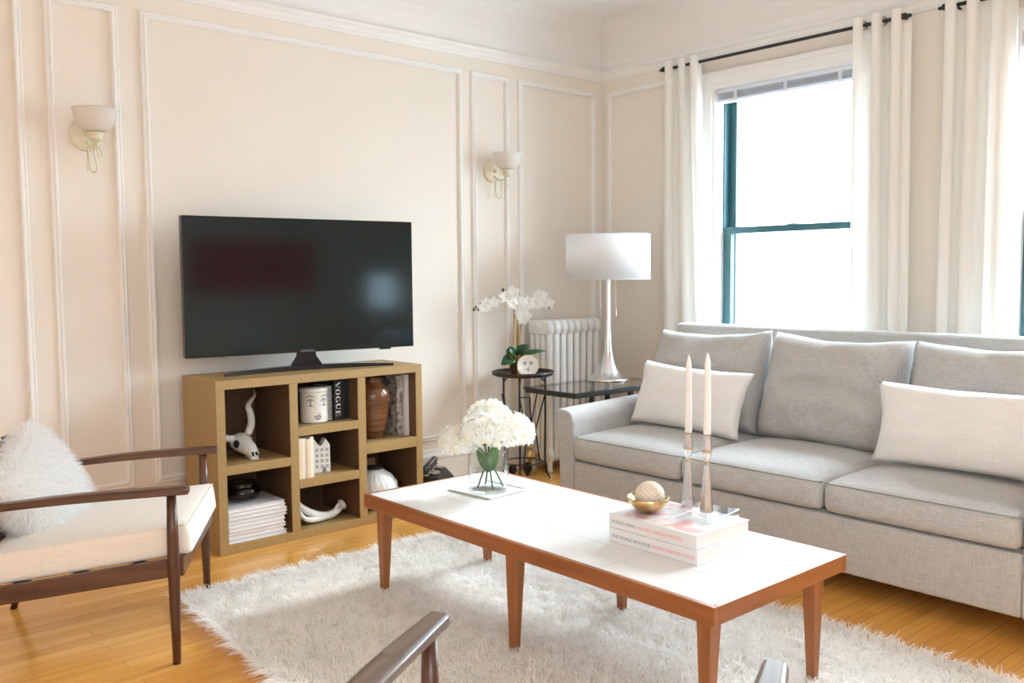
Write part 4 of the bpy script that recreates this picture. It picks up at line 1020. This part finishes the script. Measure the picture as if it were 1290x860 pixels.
# ------------------------------------------------------------------ armchairs
def armchair(loc, rz, label, wood_top, W2):
    """local frame: +x forward, +y to the chair's left; origin midway between the front legs"""
    t = thing('armchair', label, 'armchair', loc, rz, 'walnut armchairs')
    for s in (-1, 1):
        fl = bmesh.new(); tube(fl, [(0, s * W2, 0), (0, s * W2, .12), (0, s * W2, .30), (0, s * W2, .42), (0, s * W2, .552)], [.0125, .0155, .0195, .0185, .015], 14); obj('leg', fl, M['walnutv'], t, smooth=True)
        rl = bmesh.new(); tube(rl, [(-.70, s * (W2 - .04), 0), (-.66, s * (W2 - .035), .14), (-.62, s * (W2 - .03), .30), (-.66, s * (W2 - .03), .52)], [.0125, .017, .02, .015], 14); obj('leg', rl, M['walnutv'], t, smooth=True)
        ab = bmesh.new(); rows = []
        for i in range(17):
            q = i / 16; x = .055 - .80 * q; z = .535 + .024 * (1 - q) ** .8 - .035 * q + .012 * math.sin(q * PI); w = .019 + .012 * math.sin(PI * min(1, q * 1.1 + .1)); th = .026 - .004 * q
            y = s * (W2 + .004 - .035 * q * q)
            rows.append([ab.verts.new((x, y - w, z)), ab.verts.new((x, y + w, z)), ab.verts.new((x, y + w, z + th * .7)), ab.verts.new((x, y + w * .7, z + th)), ab.verts.new((x, y - w * .7, z + th)), ab.verts.new((x, y - w, z + th * .7))])
        for a, b in zip(rows, rows[1:]):
            for k_ in range(6): ab.faces.new((a[k_], a[(k_ + 1) % 6], b[(k_ + 1) % 6], b[k_]))
        ab.faces.new(rows[0]); ab.faces.new(rows[-1])
        obj('armrest', ab, wood_top, t, bevel=.004)
        sr = bmesh.new(); prism(sr, [(.012, .345), (-.64, .272), (-.64, .215), (.012, .285)], 'y', s * (W2 - .035), s * (W2 - .010)); obj('side_rail', sr, M['walnut'], t, bevel=.004)
    obj('front_rail', B((.0, .03, -W2 + .01, W2 - .01, .285, .345)), M['walnutv'], t, bevel=.004)
    obj('rear_rail', B((-.65, -.625, -W2 + .03, W2 - .03, .22, .275)), M['walnutv'], t, bevel=.004)
    for k_ in range(3): obj('seat_slat', B((-.14 - k_ * .18, -.10 - k_ * .18, -W2 + .035, W2 - .035, .312 - k_ * .02, .322 - k_ * .02)), M['walnutv'], t)
    for s in (-1, 1):
        obj('back_post', T([(-.57, s * (W2 - .05), .25), (-.635, s * (W2 - .05), .48), (-.70, s * (W2 - .05), .665)], [.017, .016, .013], 12), M['walnutv'], t, smooth=True)
    for z, dx in ((.635, -.668), (.52, -.628), (.41, -.592)):
        bm = B((-.010, .010, -W2 + .005, W2 - .005, -.03, .03)); xf(bm, Matrix.Translation((dx, 0, z)) @ Matrix.Rotation(-.33, 4, 'Y')); obj('back_slat', bm, M['walnutv'], t, bevel=.004)
    cu = slab(-.60, .055, -W2 + .042, W2 - .042, .0, .105, .018, .02, .0, )
    for v in cu.verts:
        v.co.x = v.co.x if v.co.x < -.02 else v.co.x
    xf(cu, Matrix.Translation((0, 0, .340)) @ Matrix.Rotation(-.112, 4, 'Y')); obj('seat_cushion', cu, M['cream'], t, smooth=True)
    for zz in (.100, .005):
        pp = T([(-.58, -W2 + .046, zz), (.04, -W2 + .046, zz), (.051, -W2 + .057, zz), (.051, W2 - .057, zz), (.04, W2 - .046, zz), (-.58, W2 - .046, zz)], .0035, 6); xf(pp, Matrix.Translation((0, 0, .340)) @ Matrix.Rotation(-.112, 4, 'Y')); obj('piping', pp, M['cream'], t)
        return t
rzc = math.atan2(-.51, .86)
armchair((-3.406, -1.172, 0), rzc, 'walnut armchair with cream seat and fur pillow left of the bookcase', M['walnut'], .342)
# fur pillow on the left armchair
def fur_pillow(loc, X, Y, label):
    bm = puff(.42, .40, .17, 20, 20, 2.2, .06)
    t = thing('fur_pillow', label, 'pillow', loc); mt = frame_of(X, Y, (0, 0, 0)); xf(bm, mt); bm.normal_update()
    bm.faces.ensure_lookup_table()
    pts, nr = [], []
    fs = [f for f in bm.faces]; areas = np.array([f.calc_area() for f in fs]); pr = areas / areas.sum()
    idx = rng.choice(len(fs), 14000, p=pr)
    for i in idx:
        f = fs[i]; a, b, c, d = [v.co for v in f.verts]; s, q = rng.random(), rng.random()
        pts.append(((a * (1 - s) + b * s) * (1 - q) + (d * (1 - s) + c * s) * q)[:]); nr.append(f.normal[:])
    pts, nr = np.array(pts), np.array(nr); n = len(pts)
    lean = rng.normal(size=(n, 3)) * .45 + np.array([[0, 0, -.55]]); lean -= nr * (lean * nr).sum(1, keepdims=True)
    obj('cushion', bm, M['fur'], t, smooth=True)
    o = obj('fur', fibres('fur', pts, nr, lean, rng.uniform(.02, .045, n), .0011), M['fur'], t); o['kind'] = 'stuff'
    return t
cr_, sr_ = math.cos(rzc), math.sin(rzc)
def ch(x, y, z): return (-3.406 + x * cr_ - y * sr_, -1.172 + x * sr_ + y * cr_, z)
fur_pillow(ch(-.505, .05, .49), (-sr_ , cr_, 0.38), (-.42 * cr_, -.42 * sr_, 1), 'fluffy white fur pillow on the left armchair')
# nearer chair, mostly outside the picture
fa = .4705
ax, ay = -3.60, -2.925     # tip of its left arm
lx_, ly_ = .055, .322
armchair((ax - (lx_ * math.cos(fa) - ly_ * math.sin(fa)), ay - (lx_ * math.sin(fa) + ly_ * math.cos(fa)), 0), fa, 'walnut armchair in the near foreground, mostly cut off by the bottom edge', M['greyed'], .318)
# red canvas on the rear wall (mirrored in the screen)
t = thing('wall_art', 'plain red canvas on the wall behind the camera', 'picture', (-1.62, YN, 1.36))
obj('canvas', B((-.65, .65, .006, .03, -.28, .28)), M['red'], t, bevel=.002)
obj('stretcher', B((-.64, .64, 0.0, .006, -.27, .27)), M['tan'], t)

# ------------------------------------------------------------------ light
REAR_SKY, HORIZON, ZENITH, GROUND = .2, 16., 56., .85
w = bpy.data.worlds.new('daylight'); S.world = w; w.use_nodes = True; nt = w.node_tree; nt.nodes.clear()
out = nt.nodes.new('ShaderNodeOutputWorld'); bg = nt.nodes.new('ShaderNodeBackground'); nt.links.new(bg.outputs[0], out.inputs[0])
tc = nt.nodes.new('ShaderNodeTexCoord'); sx = nt.nodes.new('ShaderNodeSeparateXYZ'); nt.links.new(tc.outputs['Generated'], sx.inputs[0])
def mr(sock, a, b, c, d):
    n = nt.nodes.new('ShaderNodeMapRange'); nt.links.new(sock, n.inputs['Value'])
    for k_, v_ in (('From Min', a), ('From Max', b), ('To Min', c), ('To Max', d)): n.inputs[k_].default_value = v_
    return n.outputs[0]
def mth(op, a, b):
    n = nt.nodes.new('ShaderNodeMath'); n.operation = op; nt.links.new(a, n.inputs[0])
    if isinstance(b, float): n.inputs[1].default_value = b
    else: nt.links.new(b, n.inputs[1])
    return n.outputs[0]
# bright hazy sky on the window side, rising towards the zenith; dimmer pavement below the horizon
side = mr(sx.outputs['X'], .25, .6, REAR_SKY, 1.)
sky = mr(sx.outputs['Z'], .0, .55, HORIZON, ZENITH)
gnd = mr(sx.outputs['Z'], -.06, .0, GROUND, 1.)
st_ = mth('MULTIPLY', mth('MULTIPLY', sky, side), gnd)
bg.inputs['Color'].default_value = (.755, .89, 1.0, 1); nt.links.new(st_, bg.inputs['Strength'])

sun = bpy.data.lights.new('hazy_sun', 'SUN'); sun.energy = 5.5; sun.angle = math.radians(11); sun.color = (.88, .95, 1.)
so_ = bpy.data.objects.new('hazy_sun', sun); COL.objects.link(so_); el = math.radians(31)
so_.rotation_euler = Vector((.998 * math.cos(el), .06 * math.cos(el), math.sin(el))).to_track_quat('Z', 'Y').to_euler()
S.view_settings.view_transform = 'Standard'; S.view_settings.look = 'None'; S.view_settings.gamma = 1; S.view_settings.use_curve_mapping = False
S.view_settings.exposure = 0.09
S.cycles.max_bounces = 14; S.cycles.diffuse_bounces = 8; S.cycles.glossy_bounces = 5; S.cycles.transmission_bounces = 10; S.cycles.transparent_max_bounces = 12
S.cycles.caustics_refractive = True; S.cycles.caustics_reflective = False
S.cycles.sample_clamp_indirect = 6
S.cycles.use_denoising = True
